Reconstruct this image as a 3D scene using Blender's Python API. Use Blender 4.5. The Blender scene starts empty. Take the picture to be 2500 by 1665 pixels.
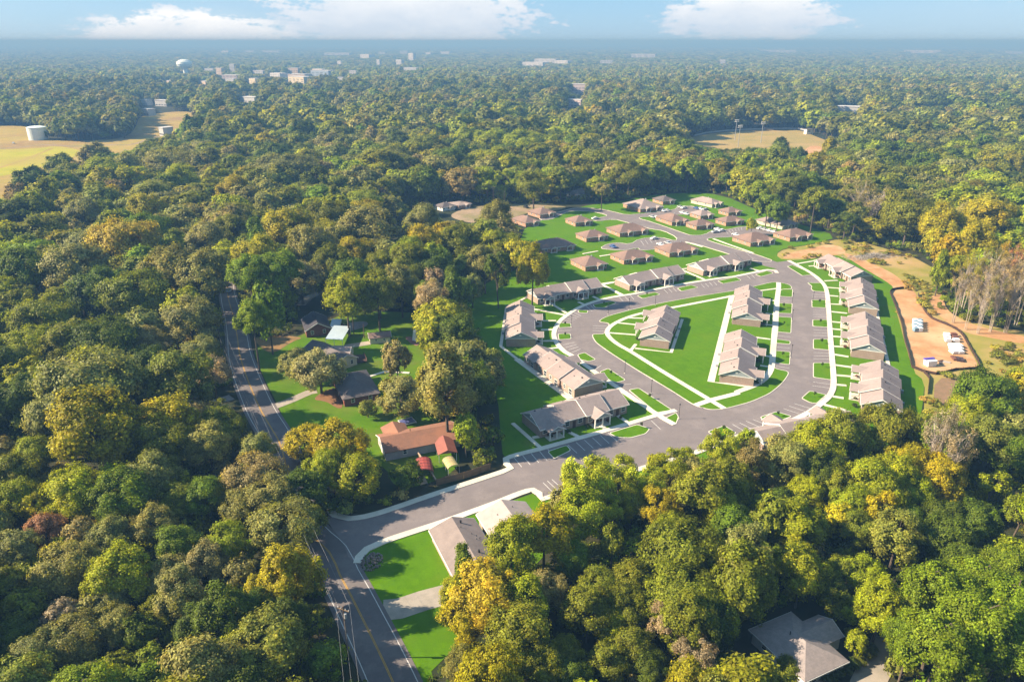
import bpy, bmesh, math, random
import numpy as np
from mathutils import Vector, Matrix
from mathutils.geometry import tessellate_polygon
R = math.radians
rng = np.random.default_rng(7)
random.seed(7)
sc = bpy.context.scene
COL = sc.collection
# ------------------------------------------------------------------ camera, sky, sun, exposure
CAM_H = 100.0
PITCH = math.atan((832.5 - 101.0) / 1800.0)
cam = bpy.data.cameras.new('camera')
cam.sensor_width = 36.0
cam.lens = 1800.0 / 2500.0 * 36.0
cam.clip_start, cam.clip_end = 1.0, 80000.0
camo = bpy.data.objects.new('camera', cam)
COL.objects.link(camo)
camo.location = (0, 0, CAM_H)
camo.rotation_euler = (math.pi / 2 - PITCH, 0, 0)
sc.camera = camo

HAZE_D = 3.4e-4
SUN_EL, SUN_AZ = 32.0, -91.0          # azimuth from +Y, clockwise positive
sun_dir = Vector((math.sin(R(SUN_AZ)) * math.cos(R(SUN_EL)), math.cos(R(SUN_AZ)) * math.cos(R(SUN_EL)), math.sin(R(SUN_EL))))
sun = bpy.data.lights.new('sun', 'SUN')
sun.energy = 4.6
sun.angle = R(0.5)
sun.color = (1.0, 0.86, 0.66)
suno = bpy.data.objects.new('sun', sun)
COL.objects.link(suno)
suno.rotation_euler = (-sun_dir).to_track_quat('-Z', 'Y').to_euler()
suno.location = (-300, 200, 300)

sc.view_settings.view_transform = 'Standard'
sc.view_settings.look = 'None'
sc.view_settings.gamma = 1.0
sc.view_settings.exposure = 1.70
sc.view_settings.use_curve_mapping = False
sc.cycles.use_denoising = True
sc.cycles.max_bounces = 5
sc.cycles.diffuse_bounces = 3
sc.cycles.glossy_bounces = 2
sc.cycles.transmission_bounces = 3
sc.cycles.volume_bounces = 0
sc.cycles.transparent_max_bounces = 4
sc.cycles.sample_clamp_indirect = 6.0


class N:
    """small helper round a node tree"""
    def __init__(self, tree):
        self.t = tree; self.n = tree.nodes; self.l = tree.links
    def new(self, typ, **kw):
        n = self.n.new(typ)
        for k, v in kw.items(): setattr(n, k, v)
        return n
    def put(self, sock, v):
        if isinstance(v, bpy.types.NodeSocket): self.l.new(v, sock)
        else: sock.default_value = v
    def math(self, op, a, b=0.0, c=None, clamp=False):
        n = self.new('ShaderNodeMath', operation=op, use_clamp=clamp)
        self.put(n.inputs[0], a); self.put(n.inputs[1], b)
        if c is not None: self.put(n.inputs[2], c)
        return n.outputs[0]
    def mix(self, fac, a, b, blend='MIX'):
        n = self.new('ShaderNodeMix', data_type='RGBA', blend_type=blend)
        self.put(n.inputs[0], fac); self.put(n.inputs[6], a); self.put(n.inputs[7], b)
        return n.outputs[2]
    def noise(self, vec, scale, detail=3.0, rough=0.55):
        n = self.new('ShaderNodeTexNoise')
        if vec is not None: self.put(n.inputs['Vector'], vec)
        n.inputs['Scale'].default_value = scale
        n.inputs['Detail'].default_value = detail
        n.inputs['Roughness'].default_value = rough
        return n.outputs['Fac']
    def rng(self, v, a, b, c=0.0, d=1.0, smooth=False):
        n = self.new('ShaderNodeMapRange', interpolation_type='SMOOTHSTEP' if smooth else 'LINEAR')
        self.put(n.inputs[0], v)
        for i, x in enumerate((a, b, c, d)): n.inputs[i + 1].default_value = x
        return n.outputs[0]


world = bpy.data.worlds.new('World')
sc.world = world
world.use_nodes = True
w = N(world.node_tree)
bg = w.n['Background']
SKY_STRENGTH = 0.084
bg.inputs['Strength'].default_value = SKY_STRENGTH
sky = w.new('ShaderNodeTexSky', sky_type='NISHITA')
sky.sun_disc = False
sky.sun_elevation = R(SUN_EL)
sky.sun_rotation = R(SUN_AZ)
sky.altitude = 100
sky.air_density = 1.0
sky.dust_density = 0.25
sky.ozone_density = 3.0
tc = w.new('ShaderNodeTexCoord')
sep = w.new('ShaderNodeSeparateXYZ')
w.l.new(tc.outputs['Generated'], sep.inputs[0])
az = w.math('ARCTAN2', sep.outputs[0], sep.outputs[1])
el = w.math('ARCSINE', sep.outputs[2])
comb = w.new('ShaderNodeCombineXYZ')
w.put(comb.inputs[0], az); w.put(comb.inputs[1], w.math('MULTIPLY', el, 2.2))
n1 = w.noise(comb.outputs[0], 17.0, 9.0, 0.64)
n2 = w.noise(comb.outputs[0], 3.2, 5.0, 0.55)
# the cumulus banks over the horizon: azimuth, base elevation, half width, height, density
BANKS = [(-0.385, 0.001, 0.135, 0.038, 1.0), (-0.13, 0.021, 0.185, 0.085, 1.05), (0.285, 0.022, 0.115, 0.052, 1.0), (0.315, 0.001, 0.050, 0.016, .36),
         (0.66, 0.06, 0.16, 0.05, .9), (-0.72, 0.07, 0.2, 0.06, .9), (1.05, 0.03, 0.2, 0.06, 1.0), (-1.15, 0.03, 0.2, 0.05, 1.0), (0.10, 0.17, 0.2, 0.06, .9)]
dens = None; shade = None
for a0, e0, wa, he, k in BANKS:
    u = w.math('DIVIDE', w.math('SUBTRACT', az, a0), wa)
    v = w.math('DIVIDE', w.math('SUBTRACT', el, e0), he)
    vlow = w.math('MULTIPLY', w.math('MINIMUM', v, 0.0), 2.0)
    vup = w.math('MAXIMUM', v, 0.0)
    r2 = w.math('ADD', w.math('MULTIPLY', u, u), w.math('ADD', w.math('MULTIPLY', vlow, vlow), w.math('MULTIPLY', vup, vup)))
    m = w.math('MULTIPLY', w.math('SUBTRACT', 1.0, w.math('SQRT', r2)), k)
    s = w.rng(v, -0.1, 0.75)
    dens = m if dens is None else w.math('MAXIMUM', dens, m)
    s = w.math('MULTIPLY', s, w.rng(m, -0.05, 0.3)) if he > 0.02 else w.math('MULTIPLY', s, 0.0)
    shade = s if shade is None else w.math('MAXIMUM', shade, s)
high = w.math('MULTIPLY', w.rng(el, 0.16, 0.35), w.rng(n2, 0.5, 0.72))
cl = w.math('ADD', dens, w.math('MULTIPLY', w.math('SUBTRACT', n1, 0.5), 1.9))
n3 = w.noise(comb.outputs[0], 70.0, 5.0, 0.6)
cl = w.math('ADD', cl, w.math('MULTIPLY', w.math('SUBTRACT', n3, 0.5), 0.9))
cl = w.math('MAXIMUM', cl, w.math('MULTIPLY', high, 0.5))
alpha = w.rng(cl, 0.04, 0.34, 0.0, 0.95, smooth=True)
wisp = w.math('MULTIPLY', w.rng(n2, 0.42, 0.75, 0.0, 0.30), w.rng(el, -0.01, 0.03))
alpha = w.math('MAXIMUM', alpha, wisp)
shade = w.math('ADD', shade, w.math('MULTIPLY', w.math('SUBTRACT', n1, 0.5), 0.9), clamp=True)
K = 1.0 / SKY_STRENGTH
cloud_col = w.mix(shade, (0.215 * K, 0.245 * K, 0.285 * K, 1), (0.36 * K, 0.355 * K, 0.35 * K, 1))
tinted = w.mix(0.80, sky.outputs[0], (0.062 * K, 0.146 * K, 0.246 * K, 1))
w.l.new(w.mix(alpha, tinted, cloud_col), bg.inputs['Color'])

# ------------------------------------------------------------------ materials
MATS = {}
def mat(name, c1, c2=None, scale=0.5, rough=0.9, spec=0.25, bump=0.0, bscale=8.0, c3=None, s3=0.03, metallic=0.0, lo=0.35, hi=0.65):
    if name in MATS: return MATS[name]
    m = bpy.data.materials.new(name); m.use_nodes = True
    q = N(m.node_tree); b = q.n['Principled BSDF']
    b.inputs['Roughness'].default_value = rough
    b.inputs['Specular IOR Level'].default_value = spec
    b.inputs['Metallic'].default_value = metallic
    t = q.new('ShaderNodeTexCoord').outputs['Object']
    if c2 is None: c2 = tuple(x * 0.82 for x in c1)
    col = q.mix(q.rng(q.noise(t, scale, 5.0, 0.65), lo, hi), (*c1, 1), (*c2, 1))
    if c3 is not None:
        col = q.mix(q.rng(q.noise(t, s3, 4.0), 0.45, 0.7), col, (*c3, 1))
    q.l.new(col, b.inputs['Base Color'])
    if bump:
        bn = q.new('ShaderNodeBump'); bn.inputs['Strength'].default_value = bump
        q.l.new(q.noise(t, bscale, 4.0), bn.inputs['Height']); q.l.new(bn.outputs[0], b.inputs['Normal'])
    MATS[name] = m
    return m

def shingle_mat(name, c1, c2):
    """asphalt shingles: courses across the slope plus blotches"""
    m = mat(name, c1, c2, 1.3, 0.92, 0.15)
    q = N(m.node_tree); b = q.n['Principled BSDF']
    t = q.n['Texture Coordinate'].outputs['Object']
    src_ = b.inputs['Base Color'].links[0].from_socket
    s = q.new('ShaderNodeSeparateXYZ'); q.l.new(t, s.inputs[0])
    f = q.math('FRACT', q.math('MULTIPLY', s.outputs[2], 6.0))
    g = q.noise(t, 9.0, 2.0)
    col = q.mix(q.math('MULTIPLY', q.rng(f, 0.0, 0.25, 1.0, 0.0), 0.35), src_, tuple(x * 0.55 for x in c1) + (1,))
    col = q.mix(q.rng(g, 0.3, 0.7, 0.0, 0.35), col, tuple(x * 1.18 for x in c1) + (1,))
    q.l.new(col, b.inputs['Base Color'])
    return m

def brick_mat(name, c1, c2, mortar):
    m = mat(name, c1, c2, 2.0, 0.9, 0.2)
    q = N(m.node_tree); b = q.n['Principled BSDF']
    t = q.n['Texture Coordinate'].outputs['Object']
    s = q.new('ShaderNodeSeparateXYZ'); q.l.new(t, s.inputs[0])
    cb = q.new('ShaderNodeCombineXYZ')
    q.put(cb.inputs[0], q.math('ADD', s.outputs[0], s.outputs[1])); q.put(cb.inputs[1], s.outputs[2])
    br = q.new('ShaderNodeTexBrick')
    q.l.new(cb.outputs[0], br.inputs['Vector'])
    br.inputs['Scale'].default_value = 4.2
    br.inputs['Mortar Size'].default_value = 0.03
    br.inputs['Color1'].default_value = (*c1, 1); br.inputs['Color2'].default_value = (*c2, 1); br.inputs['Mortar'].default_value = (*mortar, 1)
    col = q.mix(q.rng(q.noise(t, 0.7), .35, .65, 0, .4), br.outputs['Color'], (*c2, 1))
    q.l.new(col, b.inputs['Base Color'])
    return m

def siding_mat(name, c):
    m = mat(name, c, tuple(x * .9 for x in c), 0.8, 0.7, 0.3)
    q = N(m.node_tree); b = q.n['Principled BSDF']
    t = q.n['Texture Coordinate'].outputs['Object']
    s = q.new('ShaderNodeSeparateXYZ'); q.l.new(t, s.inputs[0])
    f = q.math('FRACT', q.math('MULTIPLY', s.outputs[2], 5.5))
    src_ = b.inputs['Base Color'].links[0].from_socket
    q.l.new(q.mix(q.rng(f, 0.0, 0.2, 0.4, 0.0), src_, tuple(x * .5 for x in c) + (1,)), b.inputs['Base Color'])
    return m

M_FLOOR = mat('leaf_litter', (0.050, 0.042, 0.022), (0.020, 0.032, 0.012), 0.16, 1.0, 0.1, c3=(0.018, 0.030, 0.014), s3=0.004)
M_LAWN = mat('mown_lawn', (0.088, 0.186, 0.002), (0.054, 0.138, 0.001), 0.22, 1.0, 0.05, bump=0.4, bscale=3.0, c3=(0.082, 0.178, 0.006), s3=0.028)
M_LAWN2 = mat('old_lawn', (0.095, 0.175, 0.008), (0.062, 0.145, 0.005), 0.18, 1.0, 0.05, bump=0.4, bscale=3.0, c3=(0.120, 0.150, 0.030), s3=0.04)
M_YARD = mat('yard_grass', (0.096, 0.182, 0.003), (0.058, 0.135, 0.002), 0.12, 1.0, 0.05, bump=0.4, bscale=3.0, c3=(0.13, 0.13, 0.025), s3=0.05)
M_DRY = mat('dry_grass', (0.36, 0.25, 0.065), (0.28, 0.23, 0.05), 0.05, 1.0, 0.05, c3=(0.24, 0.15, 0.075), s3=0.012)
M_DRYG = mat('yellow_green_grass', (0.36, 0.32, 0.035), (0.27, 0.27, 0.03), 0.05, 1.0, 0.05, c3=(0.31, 0.24, 0.06), s3=0.014)
M_BALL = mat('tan_outfield_grass', (0.30, 0.22, 0.075), (0.24, 0.20, 0.07), 0.06, 1.0, 0.05, c3=(0.33, 0.23, 0.10), s3=0.02)
M_DIRT = mat('orange_clay', (0.43, 0.250, 0.120), (0.35, 0.180, 0.082), 0.16, 1.0, 0.05, bump=0.6, bscale=1.5, c3=(0.50, 0.35, 0.20), s3=0.05)
M_BRUSH = mat('rough_pasture', (0.27, 0.225, 0.060), (0.20, 0.195, 0.040), 0.10, 1.0, 0.05, bump=0.6, bscale=1.2, c3=(0.38, 0.25, 0.12), s3=0.035)
M_DRYDIRT = mat('pale_dirt', (0.30, 0.22, 0.15), (0.22, 0.17, 0.10), 0.10, 1.0, 0.05, c3=(0.16, 0.16, 0.06), s3=0.05)
M_ASPH = mat('new_asphalt', (0.190, 0.160, 0.152), (0.158, 0.134, 0.130), 0.25, 0.9, 0.2, c3=(0.175, 0.150, 0.150), s3=0.03)
M_ROAD = mat('street_asphalt', (0.150, 0.128, 0.124), (0.110, 0.095, 0.095), 0.35, 0.9, 0.2, c3=(0.140, 0.120, 0.112), s3=0.05)
M_CONC = mat('concrete', (0.62, 0.575, 0.485), (0.54, 0.50, 0.42), 0.5, 0.9, 0.2, c3=(0.50, 0.45, 0.36), s3=0.06)
M_DRIVE = mat('driveway_concrete', (0.33, 0.285, 0.235), (0.25, 0.22, 0.18), 0.4, 0.9, 0.2)
M_GRAVEL = mat('gravel', (0.27, 0.25, 0.24), (0.19, 0.18, 0.17), 0.6, 1.0, 0.1)
M_WHITE = mat('white_paint', (0.72, 0.70, 0.66), (0.64, 0.62, 0.58), 1.5, 0.6, 0.3)
M_LINE = mat('road_marking_white', (0.55, 0.52, 0.48), (0.44, 0.42, 0.40), 1.2, 0.8, 0.2)
M_YELLOW = mat('road_marking_yellow', (0.46, 0.26, 0.045), (0.36, 0.20, 0.04), 1.2, 0.8, 0.2)
M_ROOF = shingle_mat('taupe_shingles', (0.280, 0.222, 0.202), (0.225, 0.178, 0.164))
M_ROOF2 = shingle_mat('russet_shingles', (0.215, 0.147, 0.120), (0.160, 0.110, 0.092))
M_ROOFD = shingle_mat('charcoal_shingles', (0.055, 0.052, 0.060), (0.040, 0.038, 0.045))
M_ROOFG = shingle_mat('grey_shingles', (0.130, 0.110, 0.105), (0.095, 0.080, 0.078))
M_ROOFO = shingle_mat('orange_shingles', (0.250, 0.125, 0.082), (0.190, 0.102, 0.070))
M_BRICK = brick_mat('pale_brick', (0.34, 0.235, 0.185), (0.25, 0.165, 0.13), (0.38, 0.33, 0.28))
M_BRICKO = brick_mat('tan_red_brick', (0.38, 0.205, 0.125), (0.29, 0.145, 0.09), (0.38, 0.30, 0.23))
M_BRICKR = brick_mat('red_brick', (0.20, 0.045, 0.030), (0.14, 0.032, 0.024), (0.22, 0.15, 0.12))
M_SIDE = siding_mat('blue_grey_siding', (0.28, 0.31, 0.33))
M_SIDEW = siding_mat('cream_siding', (0.55, 0.48, 0.36))
M_GLASS = mat('window_glass', (0.03, 0.04, 0.05), (0.02, 0.03, 0.04), 1.0, 0.12, 0.6)
M_DOOR = mat('brown_door', (0.09, 0.045, 0.03), None, 1.0, 0.5)
M_DARK = mat('dark_metal', (0.03, 0.03, 0.032), None, 1.0, 0.5)
M_GREY = mat('grey_metal', (0.32, 0.33, 0.34), None, 1.0, 0.5, 0.4)
M_WOOD = mat('weathered_wood', (0.20, 0.135, 0.075), (0.14, 0.095, 0.055), 1.5, 0.9)
M_WOODD = mat('dark_decking', (0.075, 0.04, 0.028), None, 1.5, 0.9)
M_BLUEM = mat('pale_blue_metal_roof', (0.42, 0.50, 0.56), (0.36, 0.44, 0.50), 0.5, 0.45, 0.4)
M_REDM = mat('red_metal_roof', (0.29, 0.10, 0.07), (0.22, 0.08, 0.06), 0.6, 0.5, 0.4)
M_REDB = mat('bright_red_canopy', (0.34, 0.065, 0.048), (0.22, 0.05, 0.04), 0.8, 0.5, 0.4)
M_YELM = mat('straw_yellow_canopy', (0.44, 0.34, 0.13), (0.34, 0.27, 0.12), 0.6, 0.6)
M_SILT = mat('silt_fence_fabric', (0.055, 0.030, 0.022), (0.035, 0.02, 0.016), 0.8, 0.9)
M_WRAP = mat('white_wrap', (0.78, 0.78, 0.78), (0.68, 0.70, 0.72), 0.8, 0.5)
M_TARP = mat('blue_tarp', (0.06, 0.16, 0.26), (0.30, 0.38, 0.42), 1.5, 0.5)
M_VIOLET = mat('violet_blue_plastic', (0.10, 0.06, 0.36), None, 1.0, 0.5)
M_TIRE = mat('rubber', (0.02, 0.02, 0.02), None, 1.0, 0.8)
M_TANK = mat('pale_green_tank_paint', (0.70, 0.76, 0.73), (0.63, 0.70, 0.68), 0.1, 0.5)
M_POLE = mat('creosote_pole', (0.11, 0.075, 0.055), None, 1.0, 0.9)
M_WIRE = mat('aluminium_wire', (0.26, 0.26, 0.27), None, 1.0, 0.4, 0.5)
M_STONE = mat('rubble_stone', (0.24, 0.20, 0.18), (0.15, 0.12, 0.11), 0.8, 0.95)
M_BARK = mat('grey_brown_bark', (0.115, 0.088, 0.066), (0.07, 0.055, 0.042), 1.2, 0.95)
M_BARKW = mat('pale_bark', (0.42, 0.35, 0.28), (0.30, 0.25, 0.20), 0.8, 0.95)
M_PANEL = mat('blue_panel', (0.05, 0.06, 0.20), (0.16, 0.18, 0.34), 0.9, 0.3, 0.5)

M_ROOFB = shingle_mat('weathered_brown_shingles', (0.285, 0.240, 0.225), (0.200, 0.172, 0.165))
def wear(m, dark, light):
    """patched and tyre-worn paving: broad blotches, fine grain, scattered drips"""
    q = N(m.node_tree); b = q.n['Principled BSDF']; t = q.n['Texture Coordinate'].outputs['Object']
    src_ = b.inputs['Base Color'].links[0].from_socket
    col = q.mix(q.rng(q.noise(t, .11, 6.0, .7), .50, .66, 0, .75), src_, (*light, 1))
    col = q.mix(q.rng(q.noise(t, .55, 3.0, .6), .60, .74, 0, .55), col, (*dark, 1))
    col = q.mix(q.rng(q.noise(t, 6.0, 2.0, .6), .35, .65, 0, .22), col, (*dark, 1))
    q.l.new(col, b.inputs['Base Color'])
wear(M_ASPH, (.125, .107, .105), (.235, .198, .186)); wear(M_ROAD, (.085, .075, .077), (.190, .163, .150)); wear(M_CONC, (.46, .42, .35), (.68, .63, .53))
def mown(m, ang, pitch, soil):
    """mowing passes and a few thin worn spots"""
    q = N(m.node_tree); b = q.n['Principled BSDF']; t = q.n['Texture Coordinate'].outputs['Object']
    src_ = b.inputs['Base Color'].links[0].from_socket
    s_ = q.new('ShaderNodeSeparateXYZ'); q.l.new(t, s_.inputs[0])
    u_ = q.math('ADD', q.math('MULTIPLY', s_.outputs[0], math.cos(ang)), q.math('MULTIPLY', s_.outputs[1], math.sin(ang)))
    u_ = q.math('ADD', u_, q.math('MULTIPLY', q.noise(t, .06, 2.0), 3.0))
    st = q.rng(q.math('SINE', q.math('MULTIPLY', u_, 2 * math.pi / pitch)), -.5, .5, 0, .16)
    col = q.mix(st, src_, (.10, .20, .004, 1))
    col = q.mix(q.rng(q.noise(t, .045, 5.0, .62), .60, .72, 0, .6), col, (*soil, 1))
    col = q.mix(q.rng(q.noise(t, 2.2, 3.0, .7), .35, .7, 0, .22), col, (.03, .075, .002, 1))
    q.l.new(col, b.inputs['Base Color'])
mown(M_LAWN, R(28), 2.6, (.150, .150, .030)); mown(M_YARD, R(70), 2.2, (.175, .135, .045))
wear(M_LAWN, (.038, .102, .002), (.105, .178, .006)); wear(M_YARD, (.034, .100, .004), (.120, .160, .016)); wear(M_LAWN2, (.05, .12, .005), (.12, .17, .02))
wear(M_DIRT, (.30, .145, .068), (.54, .36, .205)); wear(M_DRY, (.20, .155, .06), (.36, .27, .11))
for _r in (M_ROOF, M_ROOF2, M_ROOFO, M_ROOFG): wear(_r, tuple(x * .7 for x in _r.diffuse_color[:3]) if False else {'taupe_shingles': (.20, .160, .146), 'russet_shingles': (.15, .092, .075), 'orange_shingles': (.19, .092, .058), 'grey_shingles': (.082, .07, .069)}[_r.name], {'taupe_shingles': (.325, .262, .238), 'russet_shingles': (.265, .168, .132), 'orange_shingles': (.33, .15, .09), 'grey_shingles': (.17, .145, .138)}[_r.name])

def car_paint():
    m = bpy.data.materials.new('car_paint'); m.use_nodes = True
    q = N(m.node_tree); b = q.n['Principled BSDF']
    oi = q.new('ShaderNodeObjectInfo')
    q.l.new(oi.outputs['Color'], b.inputs['Base Color'])
    b.inputs['Roughness'].default_value = 0.3
    b.inputs['Coat Weight'].default_value = 0.4
    return m
M_CAR = car_paint()

def leaf_mat(name, instanced):
    m = bpy.data.materials.new(name); m.use_nodes = True
    q = N(m.node_tree); b = q.n['Principled BSDF']; out = q.n['Material Output']
    if instanced:
        a = q.new('ShaderNodeAttribute', attribute_type='INSTANCER', attribute_name='tint'); tint = a.outputs['Color']
    else:
        tint = q.new('ShaderNodeObjectInfo').outputs['Color']
    la = q.new('ShaderNodeAttribute', attribute_type='GEOMETRY', attribute_name='leaf')
    s = q.new('ShaderNodeSeparateColor'); q.l.new(la.outputs['Color'], s.inputs[0])
    val = s.outputs[0]
    cb = q.new('ShaderNodeCombineColor')
    for i in range(3): q.put(cb.inputs[i], val)
    c = q.mix(1.0, tint, cb.outputs[0], 'MULTIPLY')
    warm = q.mix(1.0, c, (1.40, 1.10, 0.60, 1), 'MULTIPLY')
    c = q.mix(s.outputs[1], c, warm)
    q.l.new(c, b.inputs['Base Color'])
    b.inputs['Roughness'].default_value = 0.55
    b.inputs['Specular IOR Level'].default_value = 0.14
    tr = q.new('ShaderNodeBsdfTranslucent')
    q.l.new(q.mix(1.0, c, (1.25, 1.25, 0.35, 1), 'MULTIPLY'), tr.inputs['Color'])
    mx = q.new('ShaderNodeMixShader'); mx.inputs[0].default_value = 0.40
    q.l.new(b.outputs[0], mx.inputs[1]); q.l.new(tr.outputs[0], mx.inputs[2]); q.l.new(mx.outputs[0], out.inputs['Surface'])
    return m
M_LEAF = leaf_mat('leaf', False)
M_LEAFI = leaf_mat('leaf_of_woodland', True)

# ------------------------------------------------------------------ mesh helpers
class MB:
    def __init__(self): self.v = []; self.f = []
    def face(self, pts):
        i = len(self.v); self.v += [tuple(p) for p in pts]; self.f.append(tuple(range(i, i + len(pts)))); return self
    def box(self, x0, x1, y0, y1, z0, z1):
        i = len(self.v)
        self.v += [(x0, y0, z0), (x1, y0, z0), (x1, y1, z0), (x0, y1, z0), (x0, y0, z1), (x1, y0, z1), (x1, y1, z1), (x0, y1, z1)]
        self.f += [tuple(i + k for k in q) for q in ((0, 3, 2, 1), (4, 5, 6, 7), (0, 1, 5, 4), (1, 2, 6, 5), (2, 3, 7, 6), (3, 0, 4, 7))]
        return self
    def prism(self, prof, axis, a, b):
        """profile of 2-D points extruded along an axis from a to b"""
        n = len(prof); i = len(self.v)
        for t in (a, b):
            for p, z in prof:
                self.v.append((t, p, z) if axis == 'x' else (p, t, z))
        self.f.append(tuple(range(i, i + n))); self.f.append(tuple(range(i + 2 * n - 1, i + n - 1, -1)))
        for k in range(n):
            self.f.append((i + k, i + (k + 1) % n, i + n + (k + 1) % n, i + n + k))
        return self
    def tube(self, p0, p1, r0, r1, n=6):
        p0, p1 = Vector(p0), Vector(p1); d = (p1 - p0)
        if d.length < 1e-6: return self
        q = d.to_track_quat('Z', 'Y'); i = len(self.v)
        for p, r in ((p0, r0), (p1, r1)):
            for k in range(n):
                a = 2 * math.pi * k / n
                self.v.append(tuple(p + q @ Vector((r * math.cos(a), r * math.sin(a), 0))))
        for k in range(n):
            self.f.append((i + k, i + (k + 1) % n, i + n + (k + 1) % n, i + n + k))
        self.f.append(tuple(range(i + n, i + 2 * n))); self.f.append(tuple(range(i + n - 1, i - 1, -1)))
        return self
    def lathe(self, prof, n=20, cx=0, cy=0):
        i = len(self.v); m = len(prof)
        for r, z in prof:
            for k in range(n):
                a = 2 * math.pi * k / n; self.v.append((cx + r * math.cos(a), cy + r * math.sin(a), z))
        for j in range(m - 1):
            for k in range(n):
                self.f.append((i + j * n + k, i + j * n + (k + 1) % n, i + (j + 1) * n + (k + 1) % n, i + (j + 1) * n + k))
        self.f.append(tuple(range(i + (m - 1) * n, i + m * n)))
        return self
    def mesh(self, name, m):
        me = bpy.data.meshes.new(name); me.from_pydata(self.v, [], self.f); me.update()
        bm = bmesh.new(); bm.from_mesh(me); bmesh.ops.recalc_face_normals(bm, faces=bm.faces); bm.to_mesh(me); bm.free()
        if m: me.materials.append(m)
        return me
    def build(self, name, m, parent=None):
        o = bpy.data.objects.new(name, self.mesh(name, m)); COL.objects.link(o)
        if parent is not None: o.parent = parent
        return o

def tag(o, label=None, cat=None, group=None, kind=None):
    if label: o['label'] = label
    if cat: o['category'] = cat
    if group: o['group'] = group
    if kind: o['kind'] = kind
    return o

def empty(name, loc, rz=0.0):
    o = bpy.data.objects.new(name, None); COL.objects.link(o)
    o.location = (loc[0], loc[1], loc[2] if len(loc) > 2 else 0.0); o.rotation_euler = (0, 0, rz); o.empty_display_size = 0.5
    return o

KIDS = {}
def copy_tree(o, parent=None):
    c = o.copy(); COL.objects.link(c); c.parent = parent
    for ch in o.children: copy_tree(ch, c)
    return c

def chaikin(p, it=2, closed=True):
    p = [np.array(q, float) for q in p]
    for _ in range(it):
        o = []; n = len(p)
        for i in range(n if closed else n - 1):
            a, b = p[i], p[(i + 1) % n]; o += [a * .75 + b * .25, a * .25 + b * .75]
        if not closed: o = [p[0]] + o + [p[-1]]
        p = o
    return [tuple(q) for q in p]

def round_corners(p, r, n=4):
    """each corner of a closed outline swung round a short curve"""
    o = []; m = len(p)
    for i in range(m):
        a, b, c = (np.array(p[(i + k) % m], float) for k in (-1, 0, 1))
        d1, d2 = np.linalg.norm(a - b), np.linalg.norm(c - b); k1, k2 = min(r, .42 * d1), min(r, .42 * d2)
        s_, e_ = b + (a - b) / d1 * k1, b + (c - b) / d2 * k2
        for j in range(n + 1):
            t = j / n; o.append(tuple(s_ * (1 - t) ** 2 + 2 * b * t * (1 - t) + e_ * t * t))
    return o

def spline(p, step=2.0):
    """Catmull-Rom through the points"""
    p = [np.array(q, float) for q in p]
    if len(p) < 3: return [tuple(q) for q in p]
    e = [2 * p[0] - p[1]] + p + [2 * p[-1] - p[-2]]; o = []
    for i in range(1, len(e) - 2):
        a, b, c, d = e[i - 1:i + 3]; n = max(1, int(np.linalg.norm(c - b) / step))
        for k in range(n):
            t = k / n
            o.append(0.5 * ((2 * b) + (c - a) * t + (2 * a - 5 * b + 4 * c - d) * t * t + (3 * b - a - 3 * c + d) * t ** 3))
    o.append(p[-1])
    return [tuple(q) for q in o]

def area(p): return 0.5 * sum(p[i][0] * p[(i + 1) % len(p)][1] - p[(i + 1) % len(p)][0] * p[i][1] for i in range(len(p)))

def inset(p, d):
    n = len(p); s = 1 if area(p) > 0 else -1; o = []
    for i in range(n):
        a, b, c = (np.array(p[(i + k) % n], float) for k in (-1, 0, 1))
        e1, e2 = b - a, c - b
        n1 = np.array((-e1[1], e1[0])) / max(np.linalg.norm(e1), 1e-6); n2 = np.array((-e2[1], e2[0])) / max(np.linalg.norm(e2), 1e-6)
        m = n1 + n2; m = m / max(np.linalg.norm(m), 1e-6); k = 1 / max(0.5, float(m @ n1))
        o.append(tuple(b + s * m * d * k))
    return o

def sheet(name, p, z, m, parent=None, base=None, kind='structure'):
    """a flat slab: tessellated top at z, skirt down to base"""
    mb = MB(); n = len(p); s = p if area(p) > 0 else p[::-1]
    mb.v = [(x, y, z) for x, y in s]
    mb.f = [tuple(t) for t in tessellate_polygon([[Vector((x, y, 0)) for x, y in s]])]
    if base is not None:
        mb.v += [(x, y, base) for x, y in s]
        mb.f += [(i, n + i, n + (i + 1) % n, (i + 1) % n) for i in range(n)]
    o = mb.build(name, m, parent)
    if kind and parent is None: o['kind'] = kind
    return o

def strip_pts(p, wl, wr=None):
    wr = wl if wr is None else wr; L = []; Rr = []; n = len(p)
    for i in range(n):
        a, b = np.array(p[max(i - 1, 0)], float), np.array(p[min(i + 1, n - 1)], float)
        d = (b - a) / max(np.linalg.norm(b - a), 1e-6); nn = np.array((-d[1], d[0])); q = np.array(p[i], float)
        a_ = wl[i] if hasattr(wl, '__len__') else wl; b_ = wr[i] if hasattr(wr, '__len__') else wr
        L.append(tuple(q + nn * a_)); Rr.append(tuple(q - nn * b_))
    return L, Rr

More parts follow.
